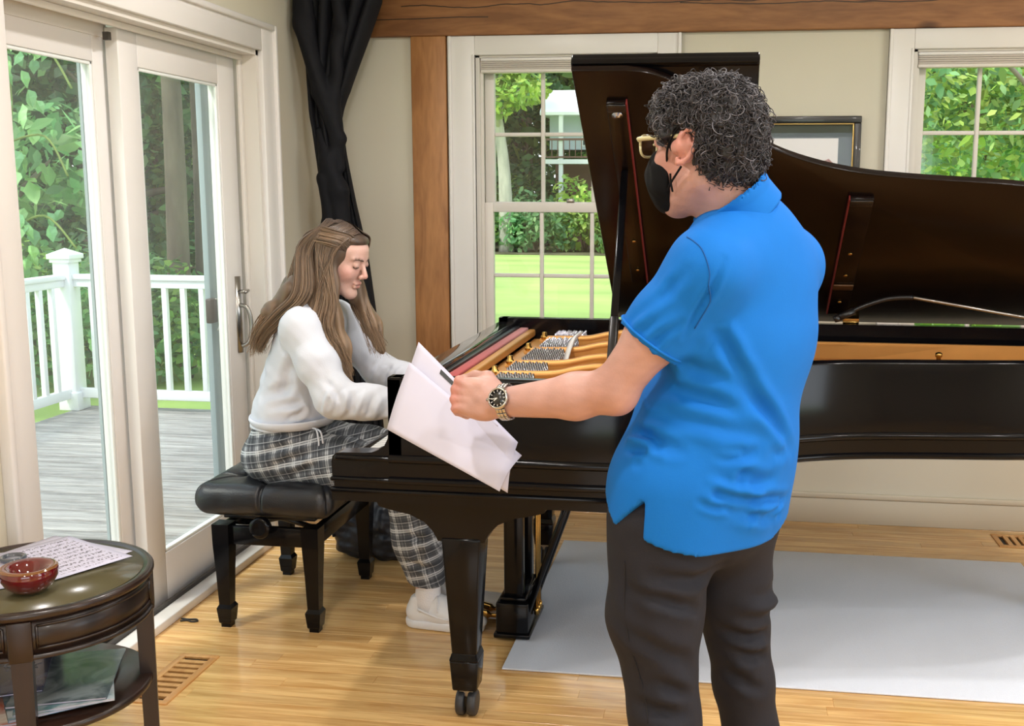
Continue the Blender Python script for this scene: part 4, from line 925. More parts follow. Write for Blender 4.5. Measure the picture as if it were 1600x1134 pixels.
cu = mesh_np('cushion', V, Q, M['leather'], be)
for bx, by in btn: MB().lathe([(.001, .006), (.007, .004), (.009, 0)], 12, c=(bx, by, .492)).build('button', M['leather'], cu)
MB().box(-.165, .165, -.25, .25, .385, .412, .004).build('lift_plate', M['lacq_satin'], be)
ap = MB().box(-.165, .165, -.277, -.252, .30, .366, .003).build('apron', M['lacq'], be); MB().box(-.165, .165, .252, .277, .30, .366, .003).build('apron', M['lacq'], be)
MB().box(-.177, -.152, -.26, .26, .30, .366, .003).build('apron', M['lacq'], be); MB().box(.152, .177, -.26, .26, .30, .366, .003).build('apron', M['lacq'], be)
for s in (-1, 1):
    MB().tube([(-.13 * 1, s * .15, .33), (.13, s * .15, .395)], .010, 6).tube([(.13, s * .15, .33), (-.13, s * .15, .395)], .010, 6).build('scissor_lift', M['lacq_satin'], be)
    Mt = Matrix.Translation((-.005, s * .277, .375)) @ Matrix.Rotation(s * -math.pi / 2, 4, 'X')
    MB().lathe([(.01, -.02), (.01, .012), (.03, .014), (.036, .02), (.037, .04), (.033, .046), (.02, .045), (.004, .043)], 24, M=Mt).build('height_knob', M['lacq'], be)
for sx in (-1, 1):
    for sy in (-1, 1):
        bm = bmesh.new(); pr = [(.0, .017, .017), (.012, .017, .017), (.018, .022, .022), (.07, .027, .027), (.083, .020, .020), (.20, .024, .024), (.30, .029, .029), (.372, .030, .030)]
        m = MB(); v = []; f = []
        for z, a, b in pr: v += [(-a, -b, z), (a, -b, z), (a, b, z), (-a, b, z)]
        for j in range(len(pr) - 1):
            for k in range(4): f.append((j * 4 + k, j * 4 + (k + 1) % 4, j * 4 + 4 + (k + 1) % 4, j * 4 + 4 + k))
        f += [(3, 2, 1, 0), tuple(len(v) - 4 + k for k in range(4))]; bm.free()
        m.add(v, f); m.build('leg', M['lacq'], be, loc=(sx * .16, sy * .262, 0))

# ================================================================== rug
rg = MB().box(-.945, .945, -.645, .645, 0, .007, .003); rug = rg.build('rug', mat('pale_grey_mat', srgb(212, 217, 228), .85, var=.02, scale=4, bump=.25, bscale=320, stretch=(1, .35, 1)), loc=(.257, 3.82, .0005))
tag(rug, 'pale grey flat floor mat under the piano', 'rug')

# ================================================================== curtain
cu_mat = mat('black_curtain_cloth', srgb(10, 10, 17), .75, spec=.3, bump=.1, bscale=140)
def curtain():
    # (z, left x, right x, y centre, fold depth) at heights, gathered at mid height and hanging to the floor
    ks = [(2.60, -1.90, -1.50, 4.66, .06), (2.30, -1.885, -1.53, 4.66, .06), (2.05, -1.86, -1.62, 4.66, .055), (1.82, -1.85, -1.70, 4.665, .05), (1.66, -1.83, -1.685, 4.67, .05), (1.45, -1.80, -1.655, 4.67, .05), (1.2, -1.77, -1.61, 4.67, .05), (.9, -1.75, -1.58, 4.68, .05), (.4, -1.76, -1.56, 4.69, .055), (0.004, -1.78, -1.54, 4.69, .06)]
    n = 150; m = 70; V = []; zs = np.linspace(2.60, .004, m); kz = np.array([k[0] for k in ks])[::-1]
    g = lambda c: np.interp(zs, kz, np.array([k[c] for k in ks])[::-1])
    x0, x1, yc, fd = g(1), g(2), g(3), g(4)
    for i in range(m):
        u = np.linspace(0, 1, n); pinch = math.exp(-((zs[i] - 1.72) / .25) ** 2); tw = 2.2 * (zs[i] - 1.72) * (zs[i] < 1.9)
        ph = 2 * math.pi * (u * 6.5 + .35 * np.sin(3 * zs[i] + 4 * u)) + tw
        y = yc[i] + fd[i] * .55 * np.sin(ph) - .03 * np.sin(math.pi * u) + .018 * np.sin(ph * .37 + zs[i] * 5)
        x = x0[i] + (x1[i] - x0[i]) * u + .012 * np.cos(ph) * (1 - .3 * pinch)
        V += [(min(max(a, -1.905), 9), min(b, 4.905), zs[i]) for a, b in zip(x, y)]
    V = np.array(V); idx = np.arange(m * n).reshape(m, n); F = np.stack([idx[:-1, :-1], idx[1:, :-1], idx[1:, 1:], idx[:-1, 1:]], -1).reshape(-1, 4)
    return V, F
V, F = curtain(); ct = thing('curtain', 'black curtain gathered in the corner behind the seated girl', 'curtain', (0, 0, 0))
o = mesh_np('drape', V, F, cu_mat, ct); md = o.modifiers.new('thickness', 'SOLIDIFY'); md.thickness = .003
# a big diagonal fold wrapped across the gather and a knot of cloth
fl = Field((-1.95, 4.5, 1.0), (-1.45, 4.85, 2.62), .006)
fl.chain([(-1.87, 4.62, 2.6), (-1.84, 4.605, 2.2), (-1.775, 4.60, 1.92), (-1.71, 4.61, 1.72), (-1.70, 4.62, 1.60)], [.035, .045, .04, .03, .02], .02)
fl.chain([(-1.70, 4.62, 2.6), (-1.685, 4.61, 2.2), (-1.72, 4.61, 1.9), (-1.72, 4.62, 1.7)], [.025, .03, .03, .02], .02)
fl.chain([(-1.80, 4.63, 1.75), (-1.76, 4.60, 1.62), (-1.71, 4.60, 1.5), (-1.69, 4.62, 1.3), (-1.68, 4.64, 1.05)], [.02, .035, .04, .035, .03], .02)
fl.chain([(-1.70, 4.61, 1.72), (-1.77, 4.605, 1.55), (-1.76, 4.61, 1.35), (-1.74, 4.62, 1.05)], [.02, .03, .032, .02], .02)
V, Q = fl.tri(); mesh_np('gathered_folds', V + normals(V, Q) * (.004 * np.sin(V[:, [2]] * 26 + V[:, [0]] * 60)), Q, cu_mat, ct)
MB().tube([(-1.905, 4.66, 2.585), (-1.45, 4.66, 2.585)], .012, 10).build('curtain_rod', M['steel'], ct)

# ================================================================== black bag on the floor behind the bench
bg_m = mat('black_nylon_bag', srgb(24, 26, 34), .42, var=.15, scale=14, bump=.5, bscale=18)
bag = thing('tote_bag', 'black nylon bag slumped on the floor behind the bench', 'bag', (-1.43, 4.18, 0))
f = Field((-.3, -.25, -.01), (.35, .25, .46), .008)
f.box((0, 0, .11), (.16, .10, .11), .06, .01); f.ell((-.06, .02, .2), (.11, .08, .10), .05); f.ell((.09, -.01, .17), (.09, .09, .10), .05); f.chain([(.1, 0, .22), (.13, 0, .32), (.10, .02, .40)], [.05, .04, .03], .04); f.cut((0, 0, .002), (0, 0, -1))
V, Q = f.tri(); Nn = normals(V, Q); V = V + Nn * (.009 * vnoise(V, 34, 3) + .005 * vnoise(V, 70, 5))[:, None]; V[:, 2] = np.maximum(V[:, 2], .001)
mesh_np('bag_body', V, Q, bg_m, bag)
MB().tube(catmull([(-.15, -.09, .1), (-.19, -.1, .24), (-.16, -.1, .33), (-.1, -.08, .28)], 6), .009, 6, flat=.35).build('strap', bg_m, bag)

# ================================================================== round side table
M['mahog'] = wood('dark_mahogany', srgb(20, 11, 8), srgb(36, 20, 14), 2, rough=.35, coat=.08)
M['mahog_h'] = wood('dark_mahogany_top', srgb(26, 15, 11), srgb(46, 27, 19), 0, rough=.3, coat=.12)
TX, TY, TR, TZ = -1.62, 2.25, .268, .60
tb = thing('side_table', 'round dark wooden side table with a lower shelf', 'table', (TX, TY, 0))
MB().lathe([(.001, .578), (TR - .01, .578), (TR - .004, .582), (TR, .588), (TR, .594), (TR - .004, .599), (TR - .012, .601), (TR - .018, .599), (TR - .022, .5965), (.001, .5965)], 96, cap=False).build('table_top', M['mahog_h'], tb)
MB().lathe([(.001, .5965), (TR - .024, .5965), (TR - .024, .5972), (.001, .5972)], 96, cap=False).build('leather_inlay', mat('green_brown_leather', srgb(84, 78, 54), .22, spec=.5, coat=.35, var=.12, scale=3), tb)
ra = TR - .012
MB().lathe([(ra - .012, .492), (ra, .492), (ra, .578), (ra - .012, .578)], 96, cap=False).build('apron', M['mahog'], tb)
MB().lathe([(ra - .002, .489), (ra + .006, .491), (ra + .008, .496), (ra + .004, .501), (ra - .002, .502)], 96, cap=False).build('apron_bead', M['mahog'], tb)
LEGA = [R_(a) for a in (-62, 28, 118, 208)]
for a in LEGA:
    ca, sa = math.cos(a), math.sin(a); Mt = Matrix.Rotation(a, 4, 'Z')
    MB().box(ra - .034, ra + .008, -.025, .025, .487, .579, .004, M=Mt).build('corner_block', M['mahog'], tb)
    lg = MB(); v = [(ra - .036, -.021, .488), (ra + .004, -.021, .488), (ra + .004, .021, .488), (ra - .036, .021, .488), (ra - .03, -.015, 0), (ra + .002, -.015, 0), (ra + .002, .015, 0), (ra - .03, .015, 0)]
    lg.add(v, [(0, 1, 2, 3), (7, 6, 5, 4), (0, 4, 5, 1), (1, 5, 6, 2), (2, 6, 7, 3), (3, 7, 4, 0)], False, Mt); lg.build('leg', M['mahog'], tb)
for a0, a1 in zip(LEGA, LEGA[1:] + [LEGA[0] + 2 * math.pi]):   # recessed panel outlines on the apron
    s, e = a0 + .13, a1 - .13; n = 16
    ang = [s + (e - s) * k / n for k in range(n + 1)]; rr = ra + .001
    m = MB()
    for z in (.514, .566): m.tube([(rr * math.cos(t), rr * math.sin(t), z) for t in ang], .0032, 6)
    for t in (s, e): m.tube([(rr * math.cos(t), rr * math.sin(t), .514), (rr * math.cos(t), rr * math.sin(t), .566)], .0032, 6)
    m.build('panel_bead', M['mahog'], tb)
MB().lathe([(.001, .302), (TR - .022, .302), (TR - .016, .307), (TR - .016, .317), (TR - .022, .322), (.001, .322)], 80, cap=False).build('shelf', M['mahog_h'], tb)

# things on the table
def sheet(name, label, cat, w, h_, loc, rot, m, group=None, curl=0.0, n=10, th=.0006):
    o_ = MB(); v = []; f = []
    for i in range(n + 1):
        for j in range(n + 1):
            u, q = i / n - .5, j / n - .5; v.append((u * w, q * h_, curl * ((u * 2) ** 2 + .6 * (q * 2) ** 3)))
    for i in range(n):
        for j in range(n): a = i * (n + 1) + j; f.append((a, a + n + 1, a + n + 2, a + 1))
    o_.add(v, f, True); ob = o_.build(name, m, loc=loc); ob.rotation_euler = rot; md = ob.modifiers.new('thickness', 'SOLIDIFY'); md.thickness = th; md.offset = 1
    if label: tag(ob, label, cat, group)
    return ob
M['paper'] = mat('white_paper', srgb(196, 194, 212), .8)
def score_mat():
    m, t, b = new_mat('printed_sheet_music'); tc = N(t, 'ShaderNodeTexCoord'); sp_ = N(t, 'ShaderNodeSeparateXYZ'); t.links.new(tc.outputs['Object'], sp_.inputs[0])
    mp = N(t, 'ShaderNodeMapping'); mp.inputs['Scale'].default_value = (120, 60, 1); t.links.new(tc.outputs['Object'], mp.inputs[0])
    n = N(t, 'ShaderNodeTexNoise'); n.inputs['Scale'].default_value = 1.6; n.inputs['Detail'].default_value = 2; t.links.new(mp.outputs[0], n.inputs['Vector'])
    w = N(t, 'ShaderNodeMath', operation='MULTIPLY'); w.inputs[1].default_value = 38.0; t.links.new(sp_.outputs['Y'], w.inputs[0])
    fr = N(t, 'ShaderNodeMath', operation='FRACT'); t.links.new(w.outputs[0], fr.inputs[0])
    band = N(t, 'ShaderNodeMath', operation='LESS_THAN'); band.inputs[1].default_value = .55; t.links.new(fr.outputs[0], band.inputs[0])
    ink = N(t, 'ShaderNodeMath', operation='GREATER_THAN'); ink.inputs[1].default_value = .52; t.links.new(n.outputs[0], ink.inputs[0])
    ax = N(t, 'ShaderNodeMath', operation='ABSOLUTE'); t.links.new(sp_.outputs['X'], ax.inputs[0]); mg = N(t, 'ShaderNodeMath', operation='LESS_THAN'); mg.inputs[1].default_value = .092; t.links.new(ax.outputs[0], mg.inputs[0])
    ay = N(t, 'ShaderNodeMath', operation='ABSOLUTE'); t.links.new(sp_.outputs['Y'], ay.inputs[0]); mh = N(t, 'ShaderNodeMath', operation='LESS_THAN'); mh.inputs[1].default_value = .122; t.links.new(ay.outputs[0], mh.inputs[0])
    p = band.outputs[0]
    for q in (ink, mg, mh):
        mm = N(t, 'ShaderNodeMath', operation='MULTIPLY'); t.links.new(p, mm.inputs[0]); t.links.new(q.outputs[0], mm.inputs[1]); p = mm.outputs[0]
    mx = N(t, 'ShaderNodeMixRGB'); mx.inputs[1].default_value = srgb(200, 198, 218); mx.inputs[2].default_value = srgb(112, 110, 122); t.links.new(p, mx.inputs[0]); t.links.new(mx.outputs[0], b.inputs['Base Color']); b.inputs['Roughness'].default_value = .8
    return m
SCORE = score_mat(); zt = .5982
sheet('sheet_music', 'printed sheet of music lying on top on the round table', 'paper', .216, .279, (-1.625, 2.362, zt + .0035), (0, 0, R_(64)), SCORE, 'papers on the round table')
sheet('sheet_music', 'paper sheet poking out under the printed music on the table', 'paper', .216, .279, (-1.64, 2.375, zt + .0022), (0, 0, R_(73)), M['paper'], 'papers on the round table')
sheet('sheet_music', 'lowest paper sheet at the left edge of the round table', 'paper', .216, .279, (-1.715, 2.26, zt + .001), (0, 0, R_(40)), M['paper'], 'papers on the round table')
bowl = thing('glass_bowl', 'small thick red glass bowl on the round table', 'bowl', (-1.552, 2.142, zt + .004)); bowl.scale = (1.17,) * 3
MB().lathe([(.018, .0), (.03, .003), (.043, .014), (.052, .03), (.0535, .044), (.050, .0505), (.046, .051), (.04, .050), (.032, .046), (.026, .036), (.018, .026), (.006, .022), (.001, .0215)], 48).build('bowl_body', mat('red_glass', srgb(92, 8, 18), .08, coat=.8, spec=.7, var=.15, scale=18), bowl)
MB().lathe([(.0465, .0512), (.0495, .0508), (.0525, .048)], 48, cap=False).build('rim_band', mat('amber_glass_rim', srgb(120, 78, 40), .1, coat=.6), bowl)
rg_ = thing('glass_paperweight_ring', 'small dark glass ring dish resting on the sheet music', 'dish', (-1.722, 2.322, zt + .0045))
MB().lathe([(.02, 0), (.028, .0), (.032, .005), (.031, .010), (.026, .012), (.021, .009), (.0195, .004)], 32, cap=False).build('ring_body', mat('smoked_glass', srgb(66, 72, 82), .1, coat=.7, spec=.7), rg_)
MB().lathe([(.001, .001), (.0205, .001), (.0205, .004), (.001, .004)], 32, cap=False).build('ring_base', mat('clear_dish_base', srgb(196, 198, 212), .15, coat=.5), rg_)
hc = MB().tube(catmull([(0, 0, .004), (.03, .012, .004), (.06, .0, .004), (.085, .012, .004), (.07, .03, .004), (.03, .025, .004), (-.01, .03, .004)], 6), .0035, 6).build('cord', mat('black_cord', srgb(30, 28, 28), .6), loc=(-1.885, 3.385, 0)); hc.scale = (.7, .7, 1); tag(hc, 'short loop of thin black cord on the floor by the door sill', 'cord')
# magazines on the shelf
def mag(label, loc, rz, w, h_, t, col1, col2, k, z0):
    g = thing('magazine', label, 'magazine', (loc[0], loc[1], z0), rz, 'magazines on the table shelf')
    MB().box(-w / 2 + .002, w / 2 - .002, -h_ / 2 + .002, h_ / 2 - .002, .0006, t - .0006).build('pages', M['paper'], g)
    cm = mat('magazine_cover_%d' % k, col1, .25, coat=.4)
    tt = cm.node_tree; b = tt.nodes['Principled BSDF']; tc = N(tt, 'ShaderNodeTexCoord'); n = N(tt, 'ShaderNodeTexNoise'); n.inputs['Scale'].default_value = 9; n.inputs['Detail'].default_value = 3; n.inputs['Distortion'].default_value = 1.2; tt.links.new(tc.outputs['Object'], n.inputs['Vector'])
    rp_ = N(tt, 'ShaderNodeValToRGB'); rp_.color_ramp.elements[0].position = .42; rp_.color_ramp.elements[0].color = col1; rp_.color_ramp.elements[1].position = .6; rp_.color_ramp.elements[1].color = col2; tt.links.new(n.outputs[0], rp_.inputs[0]); tt.links.new(rp_.outputs[0], b.inputs['Base Color'])
    c = MB().box(-w / 2, w / 2, -h_ / 2, h_ / 2, t - .0006, t).box(-w / 2, w / 2, -h_ / 2, h_ / 2, 0, .0006).box(-w / 2, -w / 2 + .001, -h_ / 2, h_ / 2, 0, t); c.build('cover', cm, g); return g
zz = .3225
mag('magazine with an orange and white cover, at the bottom of the shelf pile', (-1.665, 2.15), R_(25), .21, .275, .006, srgb(196, 92, 62), srgb(226, 214, 204), 1, zz); zz += .0065
mag('magazine with a pale blue cover low in the shelf pile', (-1.57, 2.22), R_(40), .21, .275, .006, srgb(120, 156, 178), srgb(206, 216, 222), 2, zz); zz += .0065
mag('magazine with a white and teal cover in the middle of the shelf pile', (-1.545, 2.235), R_(32), .21, .275, .005, srgb(196, 206, 212), srgb(110, 150, 158), 3, zz); zz += .0055
mag('magazine with a grey-green landscape cover near the top of the shelf pile', (-1.55, 2.255), R_(22), .215, .28, .005, srgb(84, 98, 106), srgb(150, 162, 168), 4, zz); zz += .0055
g = mag('magazine with a dark blue cover on top of the shelf pile', (-1.71, 2.24), R_(28), .2, .265, .004, srgb(34, 44, 84), srgb(70, 84, 128), 5, zz)
cu_d = bpy.data.curves.new('cover_lettering', 'FONT'); cu_d.body = 'YORK'; cu_d.size = .045; cu_d.align_x = 'CENTER'; ct0 = bpy.data.objects.new('lettering_curve', cu_d); COL.objects.link(ct0); bpy.context.view_layer.update(); me_ = bpy.data.meshes.new_from_object(ct0.evaluated_get(bpy.context.evaluated_depsgraph_get())); bpy.data.objects.remove(ct0); me_.name = 'cover_lettering'; me_.materials.clear(); me_.materials.append(mat('lettering_ink', srgb(186, 190, 206), .5)); co = bpy.data.objects.new('cover_lettering', me_); COL.objects.link(co); co.parent = g; co.location = (.02, .02, .0043); co.rotation_euler = (0, 0, R_(-20))
# ================================================================== standing person in a blue polo
SKIN = attr_mat('skin', rough=.48, spec=.4, sss=.12, bump=.12, bscale=180)
def unit(v): v = np.array(v, float); return v / np.linalg.norm(v)
mf = unit((-.84, .545, 0)); ml = np.array((-mf[1], mf[0], 0)); mu = np.array((0, 0, 1.0)); mR = np.stack([mf, ml, mu], 1)
MO = np.array((-.02, 2.10, 0.0))
man = thing('person', 'standing person in a bright blue polo shirt and face mask holding papers', 'person', tuple(MO))
def put(name, V, Q, material, parent, org, smooth=True, tint=None):
    return mesh_np(name, np.asarray(V) - org, Q, material, parent, smooth, tint)
HC = np.array((-.052, 2.105, 1.585))                       # head centre
hf = unit((-.84, .545, -.06)); hl = unit(np.cross((0, 0, 1), hf)); hu = np.cross(hf, hl); hR = np.stack([hf, hl, hu], 1)
def Hd(a, b, c): return HC + a * hf + b * hl + c * hu
NB = np.array((.012, 2.125, 1.455))                         # base of the neck
LS, RS = np.array((-.048, 1.968, 1.362)), np.array((.108, 2.27, 1.352))
LE, LW = np.array((-.212, 1.972, 1.135)), np.array((-.437, 2.025, 1.094))
RE, RW = np.array((.02, 2.40, 1.14)), np.array((-.12, 2.42, 1.0))
LHp, RHp = np.array((-.122, 2.03, .87)), np.array((.0, 2.175, .87))
LK, RK = np.array((-.108, 2.0, .46)), np.array((.048, 2.185, .46))
LA_, RA_ = np.array((-.07, 2.02, .085)), np.array((.115, 2.215, .085))
def torso(F, o=0.0, k=.05):
    F.ell((-.055, 2.11, .90), (.125 + o, .165 + o, .12), k, rot=mR)
    F.ell((-.012, 2.11, 1.04), (.128 + o, .16 + o, .16), k, rot=mR)
    F.ell((-.035, 2.115, 1.06), (.125 + o, .14 + o, .11), k, rot=mR)
    tl = rotm(0, 0, math.atan2(mf[1], mf[0])) @ rotm(0, R_(6), 0)
    F.ell((.022, 2.125, 1.24), (.122 + o, .178 + o, .19), k, rot=tl)
    F.ell((.035, 2.13, 1.35), (.095 + o, .165 + o, .10), k, rot=tl)
    F.cone(NB + (.012, .008, -.04), LS + (.01, .01, .0), .066 + o, .056 + o, k * 1.1); F.cone(NB + (.012, .008, -.04), RS + (0, 0, .0), .066 + o, .054 + o, k * 1.1)
    return F
def arm_sdf(F, S, E_, W_, o=0.0):
    mid = (S * .45 + E_ * .55); F.chain([S, mid, E_], [.056 + o, .049 + o, .041 + o], .025)
    fm = E_ * .68 + W_ * .32 + np.array((0, 0, -.004)); F.chain([E_, fm, W_], [.041 + o, .043 + o, .0275 + o], .018, flat=None)
    return F
B = Field((-.66, 1.86, -.01), (.26, 2.52, 1.74), .0048)
torso(B, -.012); arm_sdf(B, LS, LE, LW); arm_sdf(B, RS, RE, RW)
B.ell(LE + (.012, -.004, -.006), (.033, .033, .036), .02)
for hp, kn, an, ft in ((LHp, LK, LA_, unit((-.8, -.1, 0))), (RHp, RK, RA_, unit((-.8, .3, 0)))):
    B.chain([hp, (hp + kn) / 2, kn, (kn * .65 + an * .35), an], [.072, .056, .042, .042, .032], .03); B.cone(an + (0, 0, -.045), an + ft * .15 + np.array((0, 0, -.06)), .034, .024, .02)
# neck and head
B.cone(NB + (.006, 0, -.02), Hd(-.026, 0, -.06), .064, .054, .02)
B.ell(Hd(-.008, 0, .03), (.092, .074, .086), .02, rot=hR); B.ell(Hd(.022, 0, -.04), (.068, .064, .088), .03, rot=hR)
for s in (-1, 1):
    B.cone(Hd(-.012, s * .05, -.062), Hd(.07, s * .012, -.108), .022, .02, .025)
    B.ell(Hd(.062, s * .036, -.022), (.03, .026, .026), .02, rot=hR)
    B.ell(Hd(.088, s * .03, .014), (.012, .018, .010), .01, op='s', rot=hR)          # eye sockets
    B.ell(Hd(.084, s * .031, .013), (.0135, .0155, .0125), .004, rot=hR)             # eyeballs
    B.cone(Hd(.092, s * .012, .032), Hd(.082, s * .045, .034), .007, .005, .012)     # brow ridge
    er = hR @ rotm(0, R_(14), s * R_(-34))
    if s == 1: continue
    B.ell(Hd(-.006, s * .084, -.008), (.022, .0095, .037), .006, rot=er); B.ell(Hd(-.009, s * .088, .006), (.0245, .0095, .027), .005, rot=er)
    B.ell(Hd(-.002, s * .097, -.004), (.011, .009, .019), .005, op='s', rot=er); B.cone(Hd(-.002, s * .080, -.040), Hd(.0, s * .079, -.036), .009, .008, .006)
B.cone(Hd(.094, 0, .02), Hd(.116, 0, -.018), .008, .0125, .012); B.cone(Hd(.104, -.012, -.026), Hd(.104, .012, -.026), .010, .010, .008)
B.ell(Hd(.085, 0, -.058), (.014, .024, .008), .01, rot=hR); B.ell(Hd(.083, 0, -.07), (.013, .02, .008), .01, rot=hR); B.ell(Hd(.075, 0, -.105), (.02, .022, .016), .02, rot=hR)
# left hand closed on the papers: back of the hand to the camera, knuckles to the left
ha = unit(np.array((-.555, 2.062, 1.104)) - LW); hn = unit(np.array((-.12, -.92, .22)) - ha * np.dot(ha, (-.12, -.92, .22))); hs = np.cross(hn, ha); hs = hs if hs[2] > 0 else -hs
hM = np.stack([ha, hs, hn], 1)
def Hn(a, b, c): return LW + a * ha + b * hs + c * hn
B.cone(LW, Hn(.03, .0, .0), .0275, .029, .012, flat=.8, axis=hn); B.box(Hn(.052, .0, .0), (.034, .036, .014), .013, .02, rot=hM)
B.ell(Hn(.05, .022, -.006), (.032, .018, .018), .016, rot=hM); B.ell(Hn(.045, -.026, -.006), (.034, .014, .017), .016, rot=hM)
for i, (b, L, dz) in enumerate(((.027, .040, .0), (.0085, .044, .004), (-.0105, .041, .002), (-.0285, .034, -.004))):
    k0 = Hn(.096 + dz, b, .004); r = (.0098, .0102, .0096, .0086)[i]
    p1 = k0 + ha * L * .42 - hn * L * .86 - hs * .002 * i; p2 = p1 - ha * L * .52 - hn * .010 - hs * .004; p3 = p2 - ha * .012 + hn * .016
    B.chain([Hn(.05, b * .8, .002), k0], [.011, r * 1.1], .006); B.ell(k0 + hn * .004, (r * 1.12,) * 3, .003)
    B.chain([k0, p1, p2, p3], [r * 1.05, r * .98, r * .9, r * .8], .0035)
B.chain([Hn(.018, .026, -.010), Hn(.05, .044, -.022), Hn(.085, .042, -.034), Hn(.112, .032, -.036)], [.014, .0125, .011, .009], .008)
for b in (.026, .0085, -.0105, -.0285):                       # tendons on the back of the hand
    B.cone(Hn(.03, b * .4, .013), Hn(.085, b * .9, .0145), .0035, .004, .008)
# right hand, relaxed
rd = unit(RW - RE); B.box(RW + rd * .05, (.042, .036, .014), .012, .02, rot=np.stack([rd, unit(np.cross((0, 0, 1), rd)), np.cross(rd, unit(np.cross((0, 0, 1), rd)))], 1))
for i in range(4):
    q = unit(np.cross((0, 0, 1), rd)) * (.027 - .018 * i); B.chain([RW + rd * .085 + q, RW + rd * .12 + q + (0, 0, -.008), RW + rd * .14 + q + (0, 0, -.03)], [.010, .009, .008], .004)
B.chain([RW + rd * .02 + (0, 0, -.02), RW + rd * .06 + (0, 0, -.05), RW + rd * .09 + (0, 0, -.06)], [.013, .011, .009], .008)
V, Q = B.tri(); V = relax(V, Q, 1, .45); 
sk = np.array(srgb(186, 144, 133)[:3]); T = np.tile(sk, (len(V), 1))
def blend(T, c, w): return T * (1 - w[:, None]) + np.array(srgb(*c)[:3]) * w[:, None]
def near(V, p, r): return np.exp(-(np.linalg.norm(V - p, axis=1) / r) ** 2)
T = blend(T, (186, 122, 110), .5 * near(V, Hd(.05, .06, -.03), .05)); T = blend(T, (190, 124, 112), .55 * near(V, Hd(-.01, .085, 0), .03))
for b in (.027, .0085, -.0105, -.0285): T = blend(T, (190, 118, 106), .6 * near(V, Hn(.1, b, .008), .018))
T = blend(T, (176, 122, 102), .45 * near(V, LE, .06)); T *= (1 + .05 * vnoise(V, 60, 2) + .04 * vnoise(V, 150, 5))[:, None]
Nn = normals(V, Q); vein = near(V, Hn(.06, .0, .016), .05); V = V + Nn * (vein * .0012 * vnoise(V, 120, 9))[:, None]
# the left ear, finer than the rest, joined to the same mesh
Ef = Field(Hd(-.01, .085, 0) - .055, Hd(-.01, .085, 0) + .055, .0022)
eo = unit(hl - .62 * hf); ea = unit(hf + .62 * hl + .0 * hu); ea = unit(ea - eo * np.dot(ea, eo)); eu = np.cross(eo, ea) * np.sign(np.dot(np.cross(eo, ea), hu)); eu = unit(eu - .22 * ea); EC = Hd(-.012, .087, -.004)
def Er(a, u, o): return EC + a * ea + u * eu + o * eo
eR = np.stack([ea, eu, eo], 1)
Ef.ell(Er(0, 0, -.004), (.0165, .030, .006), .004, rot=eR)
rim = [Er(.013, .006, .003), Er(.011, .020, .004), Er(.001, .0295, .005), Er(-.010, .026, .006), Er(-.0165, .012, .006), Er(-.0165, -.006, .005), Er(-.010, -.020, .003), Er(-.001, -.029, .001), Er(.008, -.030, 0), Er(.011, -.022, 0)]
Ef.chain(rim, [.003, .0036, .0038, .0038, .0038, .0036, .0038, .0048, .0048, .004], .003)
Ef.chain([Er(-.004, .016, .002), Er(-.008, .004, .003), Er(-.004, -.012, .003)], [.0028, .003, .0028], .004); Ef.cone(Er(.012, -.004, .002), Er(.012, .003, .002), .004, .0035, .003)
Ef.ell(Er(.003, .0, .004), (.007, .013, .007), .004, op='s', rot=eR); Ef.ell(Er(-.002, .021, .006), (.007, .004, .004), .003, op='s', rot=eR)
Ef.cone(Er(.006, .0, -.006), Er(.012, .0, -.018), .016, .016, .006)
Ve, Qe = Ef.tri(); Te = np.tile(np.array(srgb(192, 134, 122)[:3]), (len(Ve), 1)); Q = np.concatenate([Q, Qe + len(V)]); V = np.concatenate([V, Ve]); T = np.concatenate([T, Te])
put('body', V, Q, SKIN, man, MO, tint=T.clip(0, 1))
# fine dark hairs on the forearm
# ---- polo shirt
pol = mat('blue_polo_cotton', srgb(2, 104, 190), .8, spec=.3, bump=.05, bscale=420, var=.02, scale=20)
S = Field((-.28, 1.84, .80), (.26, 2.47, 1.54), .0052)
torso(S, .010, .05)
S.ell((-.045, 2.11, .95), (.142, .176, .12), .05, rot=mR)
S.cone((-.052, 2.115, .76), (-.03, 2.115, .98), .182, .172, .05, flat=.80, axis=mf)
S.chain([LHp + (.004, 0, -.14), LHp + (.01, 0, .07)], [.122, .108], .05); S.chain([RHp + (0, 0, -.14), RHp + (0, 0, .07)], [.118, .105], .05)
SL = Field((-.28, 1.84, .80), (.26, 2.47, 1.54), .0052)
for S0, E0 in ((LS, LE), (RS, RE)):
    e = S0 + (E0 - S0) * .80; SL.chain([S0 + (.004, 0, .0), S0 + (E0 - S0) * .4, e], [.064, .065, .069], .02)
V0 = LS + (LE - LS) * .745
d = unit(LE - LS)
# cut sleeves square
def cut_near(F, p, n, rad):
    p = np.array(p); sl, X, Y, Z = F._blk(p - rad, p + rad); n = unit(n).astype(np.float32); dd = (X - p[0]) * n[0] + (Y - p[1]) * n[1] + (Z - p[2]) * n[2]
    A = F.D[sl]; r2 = np.sqrt((X - p[0]) ** 2 + (Y - p[1]) ** 2 + (Z - p[2]) ** 2); m_ = (dd > -.02) & (r2 < rad); F.D[sl] = np.where(m_, np.maximum(A, dd), A)
    return F
cut_near(SL, LS + (LE - LS) * .60, LE - LS, .13); cut_near(SL, RS + (RE - RS) * .64, RE - RS, .13)
_k = .045; _h = np.clip(.5 + .5 * (S.D - SL.D) / _k, 0, 1); S.D = (S.D * (1 - _h) + SL.D * _h - _k * _h * (1 - _h)).astype(np.float32)
